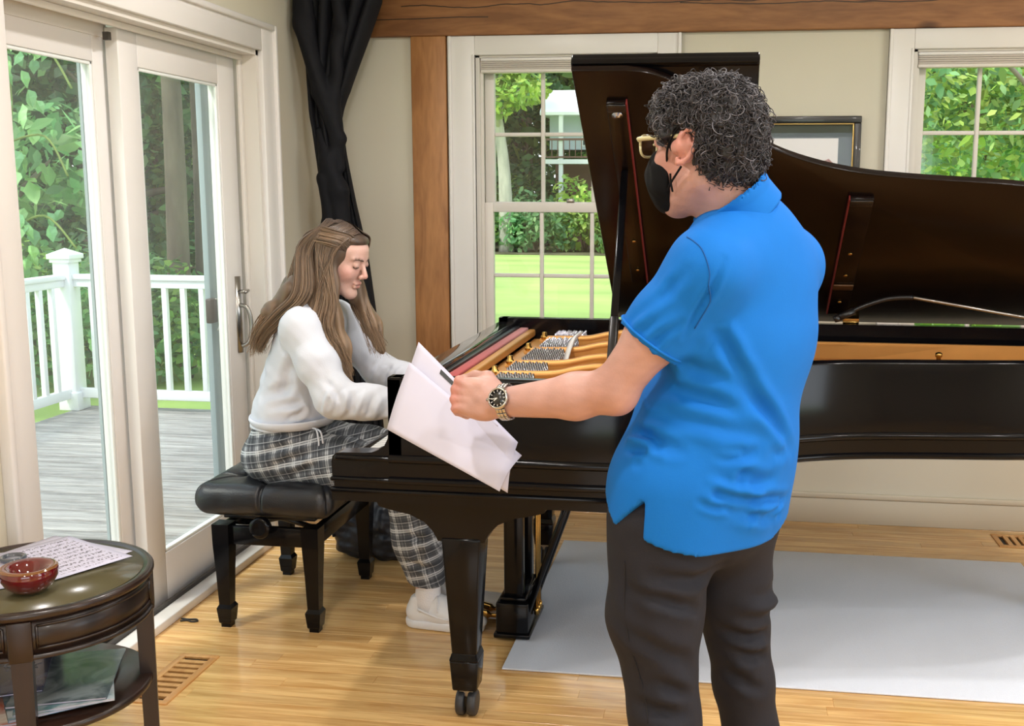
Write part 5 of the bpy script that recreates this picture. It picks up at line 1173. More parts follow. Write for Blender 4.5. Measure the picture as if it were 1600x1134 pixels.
# hem: back panel lower than the front, slit at the left side seam
X, Y, Z = S.ax[0][:, None, None], S.ax[1][None, :, None], S.ax[2][None, None, :]
fwd = (X + .03) * mf[0] + (Y - 2.11) * mf[1]; lat = (X + .03) * ml[0] + (Y - 2.11) * ml[1]
hem = np.where(fwd > .0, .872 + .9 * np.clip(fwd - .058, 0, 1), .866 - .36 * np.clip(-fwd, 0, .09) + .30 * np.clip(-lat - .02, 0, 1))
S.D = np.maximum(S.D, (hem - Z)).astype(np.float32)
slit = np.maximum(np.maximum(-.004 - fwd, fwd - 1.05 * (.938 - Z)), Z - .938); slit = np.maximum(slit, .06 - np.abs(lat))
S.D = np.maximum(S.D, -slit).astype(np.float32)
# neck opening
S.cone(NB + (.006, 0, .0), Hd(-.03, 0, -.03), .061, .061, .006, op='s')
V, Q = S.tri(); V = relax(V, Q, 1, .5); Nn = normals(V, Q)
def mp(px_off, z, fw_, lt): return np.array((-.03, 2.11, z)) + fw_ * mf + lt * ml
sg = []
rsf = np.random.RandomState(8)
for z, l0, l1, f0, f1, w, a in ((.99, .16, .02, .04, -.14, .011, -.006), (.965, .17, .10, .02, -.08, .009, -.0055), (1.01, .17, .12, .07, -.02, .010, .006), (.93, .1, -.06, -.10, -.15, .010, -.0045), (1.07, .16, .05, .02, -.12, .014, -.004), (1.12, .16, .08, .0, -.12, .016, -.0045), (1.18, .17, .10, -.02, -.10, .016, -.004), (.955, .12, .03, -.06, -.14, .008, .004), (.90, .10, -.02, -.10, -.15, .012, -.004), (1.035, .17, .14, .06, -.03, .010, -.006)):
    sg.append((mp(0, z + .02, f0, l0), mp(0, z - .02, f1, l1), w, a))
ax_ = LS + np.array((.02, -.02, -.10))
for k in range(5): sg.append((ax_ + (0, 0, -.02 * k), ax_ + np.array((.05 + .035 * k, -.02 + .03 * k, -.09 - .05 * k)) + (0, .0, .03), .012, -.0045))
sg += [(LS + (-.03, -.06, .0), LS + (-.09, -.04, -.08), .010, -.003), (LS + (.03, -.05, .02), LS + (-.03, -.06, -.12), .006, -.0035), (LS + (-.06, -.05, -.05), LS + (-.13, -.03, -.13), .010, .003), (LS + (-.04, -.06, -.09), LS + (-.12, -.05, -.15), .008, -.004)]
sg = [(a, b, w, 1.7 * m_) for a, b, w, m_ in sg]
for k in range(16):                                    # small gathers round the waist
    z = .90 + .14 * rsf.rand(); lt = rsf.uniform(-.02, .17); fw_ = rsf.uniform(-.15, .05); sg.append((mp(0, z, fw_, lt), mp(0, z + rsf.uniform(-.03, .01), fw_ - rsf.uniform(.04, .09), lt - rsf.uniform(.0, .06)), rsf.uniform(.006, .011), rsf.uniform(-.006, -.003)))
V = folds(V, Nn, sg); V = V + Nn * (.0016 * vnoise(V, 26, 4))[:, None]
shirt = put('polo_shirt', V, Q, pol, man, MO)
def on_cloth(pts, V, Nn, lift=.0008, n=6):
    out = []
    for p in catmull([tuple(p) for p in pts], n):
        i = np.argsort(((V - np.array(p)) ** 2).sum(1))[:6]; out.append(tuple(V[i].mean(0) + Nn[i].mean(0) * lift - MO))
    for _ in range(2): out = [out[0]] + [tuple((np.array(out[k - 1]) + 2 * np.array(out[k]) + np.array(out[k + 1])) / 4) for k in range(1, len(out) - 1)] + [out[-1]]
    return out
seam_m = mat('blue_polo_seam', srgb(2, 78, 148), .85)
def upix(u, v, y):
    q = np.array(_r) * ((u - PPX) / FPX) + np.array(_d) * ((v - PPY) / FPX) + np.array(_fw); return np.array((0, 0, 1.5)) + q * (y / q[1])
MB().tube(on_cloth([upix(1068, 362, 1.93), upix(1095, 385, 1.90), upix(1110, 430, 1.88), upix(1108, 485, 1.89), upix(1090, 520, 1.9)], V, Nn), .0013, 5).build('armhole_seam', seam_m, shirt)
# armhole seam, cuff band, collar
seam = MB()
def ring_pts(c, n, r, k=28, sx=1.0, ax=None):
    n = unit(n); a = unit(np.cross(n, (0, 0, 1) if abs(n[2]) < .9 else (1, 0, 0))); b = np.cross(n, a); return [tuple(np.array(c) - MO + r * (math.cos(t) * a + math.sin(t) * b * sx)) for t in np.linspace(0, 2 * math.pi, k)]
c0 = LS + (LE - LS) * .565
MB().tube(ring_pts(c0, LE - LS, .0675), .003, 8).build('sleeve_cuff', pol, man)
MB().tube(ring_pts(RS + (RE - RS) * .62, RE - RS, .062), .0045, 8).build('sleeve_cuff', pol, man)
Cf = Field((-.12, 2.0, 1.38), (.13, 2.25, 1.57), .0036)
ct_ = NB + np.array((.004, 0, .03)); ax2 = unit(Hd(-.03, 0, -.05) - NB)
cR = np.stack([unit(np.cross(np.cross(ax2, mf), ax2)), np.cross(ax2, unit(np.cross(np.cross(ax2, mf), ax2))), ax2], 1)
Cf.cone(NB + ax2 * -.022, NB + ax2 * .046, .098, .078, .004); Cf.cone(NB + ax2 * -.06, NB + ax2 * .1, .0715, .0715, .003, op='s')
Cf.cut(NB + ax2 * .052 - mf * .0, ax2 + mf * .34, .003); Cf.cut(NB + ax2 * -.014, -ax2 - mf * .28, .003)
V, Q = Cf.tri(); V = relax(V, Q, 1); put('collar', V, Q, pol, man, MO)
# ---- trousers
tro = mat('dark_grey_trousers', srgb(37, 37, 43), .8, spec=.2, bump=.06, bscale=300, var=.04, scale=8)
P = Field((-.32, 1.82, .02), (.34, 2.42, 1.0), .0062)
P.ell((-.055, 2.11, .90), (.132, .166, .11), .04, rot=mR); P.ell((-.012, 2.14, .86), (.112, .15, .11), .05, rot=mR)
P.chain([LHp, (LHp + LK) / 2 + (-.016, 0, .02), LK + (.0, 0, .02), LK * .5 + LA_ * .5, LA_ + (.01, 0, .01)], [.108, .088, .066, .066, .066], .035)
P.chain([RHp, (RHp + RK) / 2 + (-.006, 0, .02), RK + (0, 0, .02), RK * .5 + RA_ * .5, RA_ + (.01, 0, .01)], [.103, .080, .060, .062, .064], .03)
P.cut((0, 2.1, .04), (0, 0, -1)); P.cut((0, 2.1, .97), (0, 0, 1))
V, Q = P.tri(); V = relax(V, Q, 1); Nn = normals(V, Q)
lk = LHp; sg = [((-.13, 1.93, .80), (.02, 2.0, .765), .012, -.006), ((-.16, 1.95, .76), (-.02, 1.96, .71), .011, -.005), ((-.17, 1.98, .70), (-.05, 1.95, .60), .014, -.004), ((-.04, 1.92, .55), (-.13, 1.95, .585), .012, -.006), ((-.05, 1.93, .515), (-.15, 1.96, .53), .012, -.005), ((-.04, 1.93, .475), (-.16, 1.96, .48), .010, -.005), ((-.18, 1.98, .83), (-.14, 1.93, .66), .02, -.003), ((.0, 2.10, .62), (.1, 2.15, .60), .012, -.007), ((.02, 2.10, .58), (.11, 2.14, .55), .012, -.006), ((.03, 2.12, .68), (.12, 2.2, .66), .014, .007), ((.0, 2.1, .53), (.09, 2.13, .49), .012, -.005)]
V = folds(V, Nn, [(a, b, w, 1.6 * m_) for a, b, w, m_ in sg]); V = V + Nn * (.002 * vnoise(V, 18, 6))[:, None]
trs = put('trousers', V, Q, tro, man, MO)
MB().tube(on_cloth([upix(965, 880, 1.93), upix(975, 960, 1.93), upix(992, 1040, 1.93), upix(1015, 1130, 1.93)], V, Nn, .0006), .0011, 5).build('side_seam', mat('trouser_seam', srgb(26, 24, 28), .9), trs)
shoe = mat('black_leather_shoe', srgb(28, 26, 26), .35, coat=.3)
for an, ft in ((LA_, unit((-.8, -.1, 0))), (RA_, unit((-.8, .3, 0)))):
    f = Field(an - np.array((.28, .16, .09)), an + np.array((.16, .16, .08)), .006); f.cone(an - ft * .04 + (0, 0, -.035), an + ft * .06 + (0, 0, -.03), .05, .05, .03); f.cone(an + ft * .05 + (0, 0, -.04), an + ft * .16 + (0, 0, -.05), .05, .04, .04); f.cut((0, 0, .002), (0, 0, -1)); V, Q = f.tri(); put('shoe', V, Q, shoe, man, MO)
# ---- curly hair: a cap of hair covered in single curls
HAIRM = attr_mat('grey_black_curly_hair', rough=.5, spec=.4)
G = Field(HC - .18, HC + np.array((.2, .18, .2)), .005)
G.ell(Hd(-.014, 0, .044), (.100, .086, .083), .03, rot=hR); G.ell(Hd(-.047, 0, -.010), (.064, .078, .070), .03, rot=hR); G.ell(Hd(.030, 0, .068), (.072, .075, .052), .03, rot=hR)
for s in (-1, 1): G.cone(Hd(.035, s * .073, .045), Hd(.022, s * .076, -.005), .020, .012, .015)
G.ell(Hd(.115, 0, -.03), (.075, .10, .085), .012, op='s', rot=hR)
for s in (-1, 1): G.ell(Hd(.002, s * .1, -.014), (.036, .036, .050), .006, op='s', rot=hR)
G.cut(Hd(-.06, 0, -.083), -hu + .35 * hf, .01)
V, Q = G.tri(); Nn = normals(V, Q); V2 = V + Nn * (.006 * vnoise(V, 95, 1) + .005 * vnoise(V, 170, 2))[:, None]
up = ((V - HC) @ hu); base = np.array(srgb(34, 31, 34)[:3])
put('hair_cap', V2, Q, HAIRM, man, MO, tint=np.tile(base, (len(V), 1)) * (1 + .3 * vnoise(V, 120, 3))[:, None].clip(.5, 2))
def curls(V, Nn, n, seed):
    rs = np.random.RandomState(seed); pick = rs.choice(len(V), n); mb_v = []; mb_f = []; tint = []; off = 0
    m, sd = 11, 4
    for q in pick:
        dq = (V[q] - HC) @ hR
        if abs(dq[1]) > .05 and ((dq[0] - .002) / .040) ** 2 + ((dq[2] + .012) / .052) ** 2 < 1: continue        # the ear stays clear
        p = V[q] + Nn[q] * rs.uniform(-.004, .004); nn = Nn[q]; a = unit(np.cross(nn, rs.normal(size=3))); b = np.cross(nn, a)
        R0 = rs.uniform(.006, .013); turns = rs.uniform(.28, .62); rise = rs.uniform(.003, .011) + (.012 * rs.rand() if rs.rand() < .12 else 0); drift = (a * rs.uniform(-1, 1) - hu * rs.uniform(0, 1.1)) * .008; rad = rs.uniform(.0007, .0015)
        ts = np.linspace(0, 1, m); ang = ts * turns * 2 * math.pi + rs.rand() * 6.28; rr = R0 * (1 - .35 * ts)
        C = p + (np.cos(ang) * rr)[:, None] * a + (np.sin(ang) * rr)[:, None] * b + (rise * np.sin(ts * 2.4))[:, None] * nn + ts[:, None] * drift
        tg = np.gradient(C, axis=0); tg /= np.linalg.norm(tg, axis=1, keepdims=True) + 1e-9; e1 = np.cross(tg, nn); e1 /= np.linalg.norm(e1, axis=1, keepdims=True) + 1e-9; e2 = np.cross(tg, e1)
        rd_ = rad * (1 - .5 * ts)
        for k in range(sd): w = 2 * math.pi * k / sd; mb_v.append(C + (math.cos(w) * rd_)[:, None] * e1 + (math.sin(w) * rd_)[:, None] * e2)
        i = np.arange(m - 1)
        for k in range(sd): k2 = (k + 1) % sd; mb_f.append(np.stack([off + k * m + i, off + k2 * m + i, off + k2 * m + i + 1, off + k * m + i + 1], 1))
        off += m * sd
        h_ = np.dot(p - HC, hu); fr = np.dot(p - HC, hf); g = rs.rand(); lightp = .30 + .9 * np.clip((h_ - .02) / .12, 0, 1) * .5 + .35 * np.clip((fr - .0) / .08, 0, 1)
        c = np.array(srgb(98, 96, 102)[:3]) * rs.uniform(.5, 1.25) if g < lightp * .42 else np.array(srgb(44, 41, 44)[:3]) * rs.uniform(.5, 2.0)
        tint.append(np.tile(c, (m * sd, 1)))
    return np.concatenate(mb_v), np.concatenate(mb_f), np.concatenate(tint)
cv, cf, ctn = curls(V, Nn, 5200, 11)
o = put('hair_curls', cv, cf, HAIRM, man, MO, tint=ctn.clip(0, 1)); tag(o, kind='stuff')
# ---- face mask, glasses
mk_m = mat('black_mask_cloth', srgb(11, 11, 13), .9, spec=.2)
K = Field(HC - .16, HC + .16, .004)
K.ell(Hd(.065, 0, -.058), (.066, .066, .062), .02, rot=hR); K.ell(Hd(.10, 0, -.03), (.03, .03, .03), .025, rot=hR); K.ell(Hd(.08, 0, -.10), (.03, .035, .025), .02, rot=hR)
K.cut(Hd(.046, 0, -.05), -hf - .12 * hu, .004); K.cut(Hd(.05, 0, -.008), hu - .25 * hf, .006)
V, Q = K.tri(); Nn = normals(V, Q); V = V + Nn * (.002 * vnoise(V, 80, 8))[:, None]; msk = put('face_mask', V, Q, mk_m, man, MO)
for s in (1, -1):
    lp_ = MB()
    lp_.tube(catmull([tuple(p - MO) for p in (Hd(.050, s * .060, -.030), Hd(.036, s * .078, -.008), Hd(.016, s * .088, .016), Hd(-.006, s * .092, .034))], 5), .0022, 6)
    lp_.tube(catmull([tuple(p - MO) for p in (Hd(.050, s * .060, -.080), Hd(.034, s * .073, -.068), Hd(.016, s * .081, -.054), Hd(-.002, s * .088, -.040))], 5), .0022, 6)
    if s == 1: lp_.tube(catmull([tuple(p - MO) for p in (Hd(.034, .073, -.050), Hd(.032, .075, -.066), Hd(.029, .074, -.084))], 4), .002, 6)
    tag(lp_.build('ear_loop', mk_m, msk), kind=None)
gl_m = mat('pale_yellow_acetate', srgb(206, 200, 158), .25, coat=.5)
gl = empty('eyeglasses', (0, 0, 0), parent=man); gm = MB()
for s in (-1, 1):
    c = Hd(.116, s * .034, .008); pts = []
    for t in np.linspace(0, 2 * math.pi, 25): pts.append(tuple(c + .0265 * abs(math.cos(t)) ** .7 * np.sign(math.cos(t)) * hl + .0205 * abs(math.sin(t)) ** .7 * np.sign(math.sin(t)) * hu - abs(math.cos(t)) * .004 * hf - MO))
    gm.tube(pts, .0026, 7)
    gm.tube(catmull([tuple(p - MO) for p in (Hd(.114, s * .062, .018), Hd(.105, s * .070, .020), Hd(.06, s * .078, .018), Hd(.0, s * .084, .016))], 5), .0028, 7, flat=1.8)
    MB().add([tuple(c + .025 * math.cos(t) * hl + .019 * math.sin(t) * hu - MO) for t in np.linspace(0, 2 * math.pi, 20)[:-1]], [tuple(range(19))]).build('lens', glass_mat('spectacle_lens_%d' % (s + 1), (.97, .98, .97, 1), 1.0), gl)
gm.tube([tuple(p - MO) for p in (Hd(.117, -.010, .012), Hd(.12, 0, .014), Hd(.117, .010, .012))], .0028, 7); gm.build('frame', gl_m, gl)
# ---- wristwatch
wt = empty('wristwatch', (0, 0, 0), parent=man); wa = unit(LW - LE); wc = LW - wa * .012
e1 = hn - wa * np.dot(hn, wa); e1 = unit(e1 + .12 * hs); e2 = np.cross(wa, e1); n = 22; lk_ = MB()
for i in range(n):
    t = 2 * math.pi * (i + .5) / n
    if abs((t + math.pi) % (2 * math.pi) - math.pi) < .42: continue
    c = wc + .0325 * math.cos(t) * e1 + .0335 * math.sin(t) * e2; no = math.cos(t) * e1 + math.sin(t) * e2; tt = np.cross(wa, no)
    Mt = Matrix(((wa[0], tt[0], no[0], c[0] - MO[0]), (wa[1], tt[1], no[1], c[1] - MO[1]), (wa[2], tt[2], no[2], c[2] - MO[2]), (0, 0, 0, 1)))
    for q in (-1, 0, 1): lk_.box(q * .0068 - .0032, q * .0068 + .0032, -.0042, .0042, -.0018, .0022 + .0006 * (q == 0), .001, M=Mt)
lk_.build('bracelet', mat('watch_steel', srgb(184, 182, 182), .22, metal=1.0), wt)
cc = wc + e1 * .033; Mt = Matrix(((wa[0], e2[0], e1[0], cc[0] - MO[0]), (wa[1], e2[1], e1[1], cc[1] - MO[1]), (wa[2], e2[2], e1[2], cc[2] - MO[2]), (0, 0, 0, 1)))
MB().lathe([(.016, -.004), (.0205, -.003), (.0215, .001), (.021, .005), (.0185, .0075), (.0175, .0065)], 36, M=Mt, cap=False).tube([(.018, 0, .001), (.0255, 0, .001)], .003, 8, M=Mt).build('watch_case', mat('watch_case_steel', srgb(196, 194, 192), .18, metal=1.0), wt)
dl = MB().lathe([(.001, .0055), (.0178, .0055), (.0178, .004), (.001, .004)], 32, M=Mt, cap=False).build('dial', mat('black_dial', srgb(18, 18, 20), .3, coat=.5), wt)
hd_ = MB()
for a in range(12):
    t = a * math.pi / 6; hd_.box(-.0006, .0006, .0125, .016, .0056, .0061, M=Mt @ Matrix.Rotation(t, 4, 'Z'))
hd_.box(-.0007, .0007, 0, .0125, .0062, .0066, M=Mt @ Matrix.Rotation(R_(-95), 4, 'Z')).box(-.0008, .0008, 0, .009, .0062, .0066, M=Mt @ Matrix.Rotation(R_(-120), 4, 'Z')); hd_.build('watch_hands', mat('watch_markers', srgb(214, 214, 210), .3), wt)
# ---- papers in the hand
def held(label, A, Bc, C, D_, bulge, mark=None, m=None):
    A, Bc, C, D_ = map(np.array, (A, Bc, C, D_)); n = 14; V = []
    for i in range(n + 1):
        for j in range(n + 1):
            u, v = i / n, j / n; p = A * (1 - u) * (1 - v) + Bc * u * (1 - v) + C * u * v + D_ * (1 - u) * v
            nn = unit(np.cross(Bc - A, D_ - A)); p = p + nn * bulge * (math.sin(math.pi * v) * (.4 + .6 * u) + .35 * math.sin(2 * math.pi * u) * (1 - v)) ; V.append(p)
    V = np.array(V); c = V.mean(0); idx = np.arange((n + 1) ** 2).reshape(n + 1, n + 1); F = np.stack([idx[:-1, :-1], idx[1:, :-1], idx[1:, 1:], idx[:-1, 1:]], -1).reshape(-1, 4)
    o = mesh_np('paper_sheet', V - c, F, m or M['paper'], None); o.location = tuple(c); md = o.modifiers.new('thickness', 'SOLIDIFY'); md.thickness = .0005
    tag(o, label, 'paper', 'papers held in the hand')
    if mark:
        u0, u1, v0, v1 = mark; q = MB(); P4 = []
        for u, v in ((u0, v0), (u1, v0), (u1, v1), (u0, v1)):
            p = A * (1 - u) * (1 - v) + Bc * u * (1 - v) + C * u * v + D_ * (1 - u) * v; nn = unit(np.cross(Bc - A, D_ - A)); p = p + nn * (bulge * (math.sin(math.pi * v) * (.4 + .6 * u) + .35 * math.sin(2 * math.pi * u) * (1 - v))); P4.append(p - nn * .0015 * np.sign(nn[1]) - c)
        q.add([tuple(p) for p in P4] + [tuple(p + np.array((0, .0004, 0))) for p in P4], [(0, 1, 2, 3), (7, 6, 5, 4), (0, 4, 5, 1), (1, 5, 6, 2), (2, 6, 7, 3), (3, 7, 4, 0)]); q.build('printed_bar', M['black'], o)
    return o
held('front white sheet of the papers held by the standing person', (-.712, 2.16, 1.002), (-.447, 2.055, .907), (-.415, 2.125, .965), (-.676, 2.215, 1.138), .012)
held('white sheet behind, its corner sticking up above the hand', (-.700, 2.172, 1.01), (-.437, 2.085, .896), (-.425, 2.135, .99), (-.667, 2.255, 1.176), .014, mark=(.25, .40, .89, .95))
pm = held('innermost curled sheet of the held papers', (-.690, 2.18, 1.02), (-.50, 2.13, .93), (-.47, 2.15, 1.02), (-.655, 2.245, 1.15), -.014)
# ================================================================== seated person at the keyboard
GO = np.array((-1.48, 3.57, 0.0)); girl = thing('person', 'seated person with long brown hair in a white hoodie and plaid trousers', 'person', tuple(GO))
gC = np.array((-1.322, 3.56, 1.268)); gf = unit((.91, -.20, -.35)); gl_ = unit(np.cross((0, 0, 1), gf)); gu = np.cross(gf, gl_); gR = np.stack([gf, gl_, gu], 1)
def Gd(a, b, c): return gC + a * gf + b * gl_ + c * gu
gN = np.array((-1.412, 3.565, 1.085)); PEL = np.array((-1.53, 3.57, .60))
gRS, gLS = np.array((-1.415, 3.415, 1.045)), np.array((-1.415, 3.725, 1.045))
gRE, gLE = np.array((-1.285, 3.36, .825)), np.array((-1.27, 3.80, .84))
gRW, gLW = np.array((-1.075, 3.40, .800)), np.array((-1.07, 3.76, .80))
gRK, gLK = np.array((-1.075, 3.46, .525)), np.array((-1.06, 3.68, .53)); gRA, gLA = np.array((-1.015, 3.485, .105)), np.array((-.945, 3.585, .11))
gRH, gLH = np.array((-1.50, 3.49, .585)), np.array((-1.50, 3.65, .585))
def gtorso(F, o, k=.05):
    F.ell((-1.535, 3.57, .62), (.115 + o, .165 + o, .115 + o), k); F.chain([(-1.53, 3.57, .68), (-1.50, 3.57, .83)], [.105 + o, .10 + o], k, flat=1.28, axis=(0, 1, 0))
    rt = rotm(0, R_(16), 0); F.ell((-1.462, 3.57, .95), (.095 + o, .14 + o, .15 + o), k, rot=rt); F.ell((-1.435, 3.57, 1.03), (.075 + o, .15 + o, .07 + o), k, rot=rt)
    F.cone(gN + (-.005, 0, -.03), gRS, .05 + o, .046 + o, k * .7); F.cone(gN + (-.005, 0, -.03), gLS, .05 + o, .046 + o, k * .7); return F
B = Field((-1.70, 3.26, -.005), (-.78, 3.90, 1.40), .005)
gtorso(B, -.012)
for S0, E0, W0 in ((gRS, gRE, gRW), (gLS, gLE, gLW)):
    B.chain([S0, (S0 + E0) / 2, E0], [.043, .038, .033], .02); B.chain([E0, E0 * .65 + W0 * .35, W0], [.033, .034, .022], .015)
    d = unit((1, .0, -.05)); s_ = 1 if E0[1] > 3.57 else -1
    B.box(W0 + d * .045 + (0, 0, .0), (.038, .033, .012), .010, .018)
    for i, (b, L) in enumerate(((.026, .062), (.009, .07), (-.008, .066), (-.025, .052))):
        q = W0 + d * .075 + np.array((0, b * -s_, .002)); B.chain([q, q + d * L * .5 + (0, 0, .004), q + d * L * .8 + (0, 0, -.012), q + d * L + (0, 0, -.026)], [.0085, .008, .007, .006], .004)
    q = W0 + d * .02 + np.array((0, -s_ * .03, -.004)); B.chain([q, q + d * .035 + (0, -s_ * .016, -.006), q + d * .065 + (0, -s_ * .018, -.016)], [.011, .009, .007], .006)
for H0, K0, A0, ft in ((gRH, gRK, gRA, unit((.98, -.12, 0))), (gLH, gLK, gLA, unit((1, 0, 0)))):
    B.chain([H0, (H0 + K0) / 2, K0], [.08, .066, .05], .03); B.chain([K0, K0 * .7 + A0 * .3, A0], [.05, .05, .033], .02); B.cone(A0 + (0, 0, -.05), A0 + ft * .12 + (0, 0, -.07), .032, .022, .02)
B.cone(gN + (0, 0, -.03), Gd(-.03, 0, -.05), .046, .043, .025)
Vb, Qb = B.tri(); Vb = relax(Vb, Qb, 1, .4)
B = Field(gC - .17, gC + np.array((.17, .15, .16)), .003)
B.cone(Gd(-.035, 0, -.10), Gd(-.03, 0, -.07), .046, .043, .025)
B.ell(Gd(-.012, 0, .03), (.092, .071, .082), .02, rot=gR); B.ell(Gd(.025, 0, -.032), (.060, .056, .082), .028, rot=gR)
for s in (-1, 1):
    B.cone(Gd(-.01, s * .046, -.055), Gd(.068, s * .010, -.098), .018, .016, .022); B.ell(Gd(.056, s * .034, -.022), (.028, .022, .026), .02, rot=gR)
    B.ell(Gd(.083, s * .029, .012), (.011, .016, .009), .010, op='s', rot=gR); B.ell(Gd(.0775, s * .029, .010), (.012, .0145, .0115), .004, rot=gR)
    B.cone(Gd(.083, s * .012, .029), Gd(.072, s * .044, .031), .006, .004, .012)
    B.ell(Gd(-.008, s * .073, -.005), (.017, .008, .028), .005, rot=gR)
B.ell(Gd(.048, 0, .05), (.034, .05, .036), .025, rot=gR)
B.cone(Gd(.086, 0, .016), Gd(.108, 0, -.020), .0065, .0095, .010); B.cone(Gd(.098, -.009, -.027), Gd(.098, .009, -.027), .008, .008, .006)
B.cone(Gd(.088, -.014, -.0535), Gd(.088, .014, -.0535), .0062, .0062, .007); B.cone(Gd(.0905, -.006, -.052), Gd(.0905, .006, -.052), .0058, .0058, .005); B.cone(Gd(.087, -.012, -.066), Gd(.087, .012, -.066), .0068, .0068, .006)
B.ell(Gd(.076, 0, -.096), (.017, .019, .015), .016, rot=gR); B.ell(Gd(.09, 0, -.0595), (.006, .018, .0014), .002, op='s', rot=gR)
V, Q = B.tri(); V = relax(V, Q, 1, .3); Q = np.concatenate([Qb, Q + len(Vb)]); V = np.concatenate([Vb, V])
T = np.tile(np.array(srgb(214, 174, 162)[:3]), (len(V), 1))
for s in (-1, 1):
    T = blend(T, (222, 150, 142), .5 * near(V, Gd(.062, s * .046, -.026), .026)); T = blend(T, (66, 46, 36), .85 * near(V, Gd(.0905, s * .020, .0305), .006)); T = blend(T, (66, 46, 36), .85 * near(V, Gd(.0855, s * .031, .0335), .006)); T = blend(T, (66, 46, 36), .8 * near(V, Gd(.078, s * .041, .033), .0055)); T = blend(T, (48, 36, 32), .9 * near(V, Gd(.0885, s * .026, .0035), .004)); T = blend(T, (48, 36, 32), .9 * near(V, Gd(.0865, s * .034, .0035), .0042)); T = blend(T, (48, 36, 32), .8 * near(V, Gd(.080, s * .042, .0045), .004))
T = blend(T, (196, 122, 116), .7 * near(V, Gd(.094, 0, -.053), .011)); T = blend(T, (200, 124, 118), .7 * near(V, Gd(.093, 0, -.066), .010)); T = blend(T, (222, 150, 138), .5 * near(V, Gd(.11, 0, -.022), .014))
T *= (1 + .02 * vnoise(V, 90, 2))[:, None]
gbody = put('body', V, Q, SKIN, girl, GO, tint=T.clip(0, 1)); gNn = normals(V, Q); brow_m = mat('dark_brown_brow', srgb(58, 40, 32), .8)
def on_face(pts, lift):
    out = []
    for p in catmull([tuple(p) for p in pts], 5):
        i = np.argsort(((V - np.array(p)) ** 2).sum(1))[:5]; out.append(tuple(V[i].mean(0) + gNn[i].mean(0) * lift - GO))
    return out
for s in (-1, 1):
    MB().tube(on_face([Gd(.095, s * .012, .0295), Gd(.09, s * .024, .0315), Gd(.082, s * .036, .0315), Gd(.074, s * .046, .027)], .0), [.0022 - .0001 * k for k in range(16)], 6).build('eyebrow', brow_m, girl)
    MB().tube(on_face([Gd(.09, s * .018, .004), Gd(.09, s * .028, .0015), Gd(.085, s * .037, .002), Gd(.078, s * .043, .005)], .0006), .0011, 6).build('eyelash_line', brow_m, girl)
# ---- hoodie
hoo = mat('white_fleece', srgb(214, 218, 228), .95, spec=.2, bump=.10, bscale=260)
S = Field((-1.72, 3.26, .62), (-1.03, 3.90, 1.20), .0055)
gtorso(S, .016, .05); S.ell((-1.51, 3.57, .75), (.128, .172, .085), .04)
S.chain([gRS, gRS * .5 + gRE * .5 + (0, 0, 0), gRE], [.066, .064, .062], .03); S.chain([gRE, gRE * .5 + gRW * .5 + (0, 0, -.004), gRW + (-.005, 0, 0)], [.062, .058, .045], .03)
S.chain([gLS, gLS * .5 + gLE * .5, gLE], [.066, .062, .058], .03); S.chain([gLE, gLE * .5 + gLW * .5, gLW + (-.005, 0, 0)], [.058, .055, .045], .03)
S.ell((-1.505, 3.57, 1.095), (.07, .11, .055), .03, rot=rotm(0, R_(22), 0)); S.chain([(-1.49, 3.49, 1.13), (-1.43, 3.47, 1.11), (-1.36, 3.51, 1.04)], [.026, .028, .02], .02); S.chain([(-1.49, 3.65, 1.13), (-1.43, 3.66, 1.11), (-1.36, 3.63, 1.04)], [.026, .028, .02], .02)
S.cone(gN + (.02, 0, .0), gN + (.03, 0, .12), .056, .06, .01, op='s')
S.cut((-1.5, 3.57, .69), (.03, 0, -1), .004); S.cut((-1.045, 3.57, .8), (1, 0, 0), .004)
V, Q = S.tri(); V = relax(V, Q, 1); Nn = normals(V, Q)
sg = []
for k in range(9):
    t = k / 8; c = gRE * (1 - t) + gRW * t + np.array((0, -.05, .0)); sg.append((c + (.018, 0, .05), c + (-.02, 0, -.05), .008, .0035 * (-1) ** k))
for k in range(6):
    t = k / 5; c = gLE * (1 - t) + gLW * t; sg.append((c + (.015, -.05, .045), c + (-.01, -.05, -.02), .008, .0045 * (-1) ** k))
sg += [((-1.42, 3.40, .98), (-1.50, 3.41, .80), .018, -.006), ((-1.44, 3.42, .86), (-1.55, 3.44, .80), .016, -.005), ((-1.40, 3.41, .80), (-1.52, 3.42, .77), .012, -.005), ((-1.38, 3.40, .77), (-1.47, 3.41, .735), .010, -.005), ((-1.50, 3.41, 1.0), (-1.36, 3.36, .86), .014, -.004), ((-1.60, 3.5, .9), (-1.56, 3.43, .86), .016, -.004), ((-1.30, 3.32, .90), (-1.24, 3.34, .79), .012, -.004)]
V = folds(V, Nn, [(a, b, w, 1.8 * m_) for a, b, w, m_ in sg]); V = V + Nn * (.003 * vnoise(V, 24, 3) + .0012 * vnoise(V, 70, 9))[:, None]
put('hoodie', V, Q, hoo, girl, GO)
hb = MB(); hem_pts = [(-1.51 + .138 * math.cos(t) - GO[0], .18 * math.sin(t), .708) for t in np.linspace(0, 2 * math.pi, 40)]; hb.tube(hem_pts, [.020] * 40, 8, flat=.4); hb.build('hem_band', hoo, girl)
MB().tube(catmull([(-1.395 - GO[0], -.13, .70), (-1.375 - GO[0], -.148, .70), (-1.365 - GO[0], -.155, .66), (-1.37 - GO[0], -.15, .62)], 6), .003, 6).tube(catmull([(-1.395 - GO[0], -.13, .70), (-1.36 - GO[0], -.150, .695), (-1.35 - GO[0], -.155, .655)], 6), .003, 6).build('drawstring', hoo, girl)
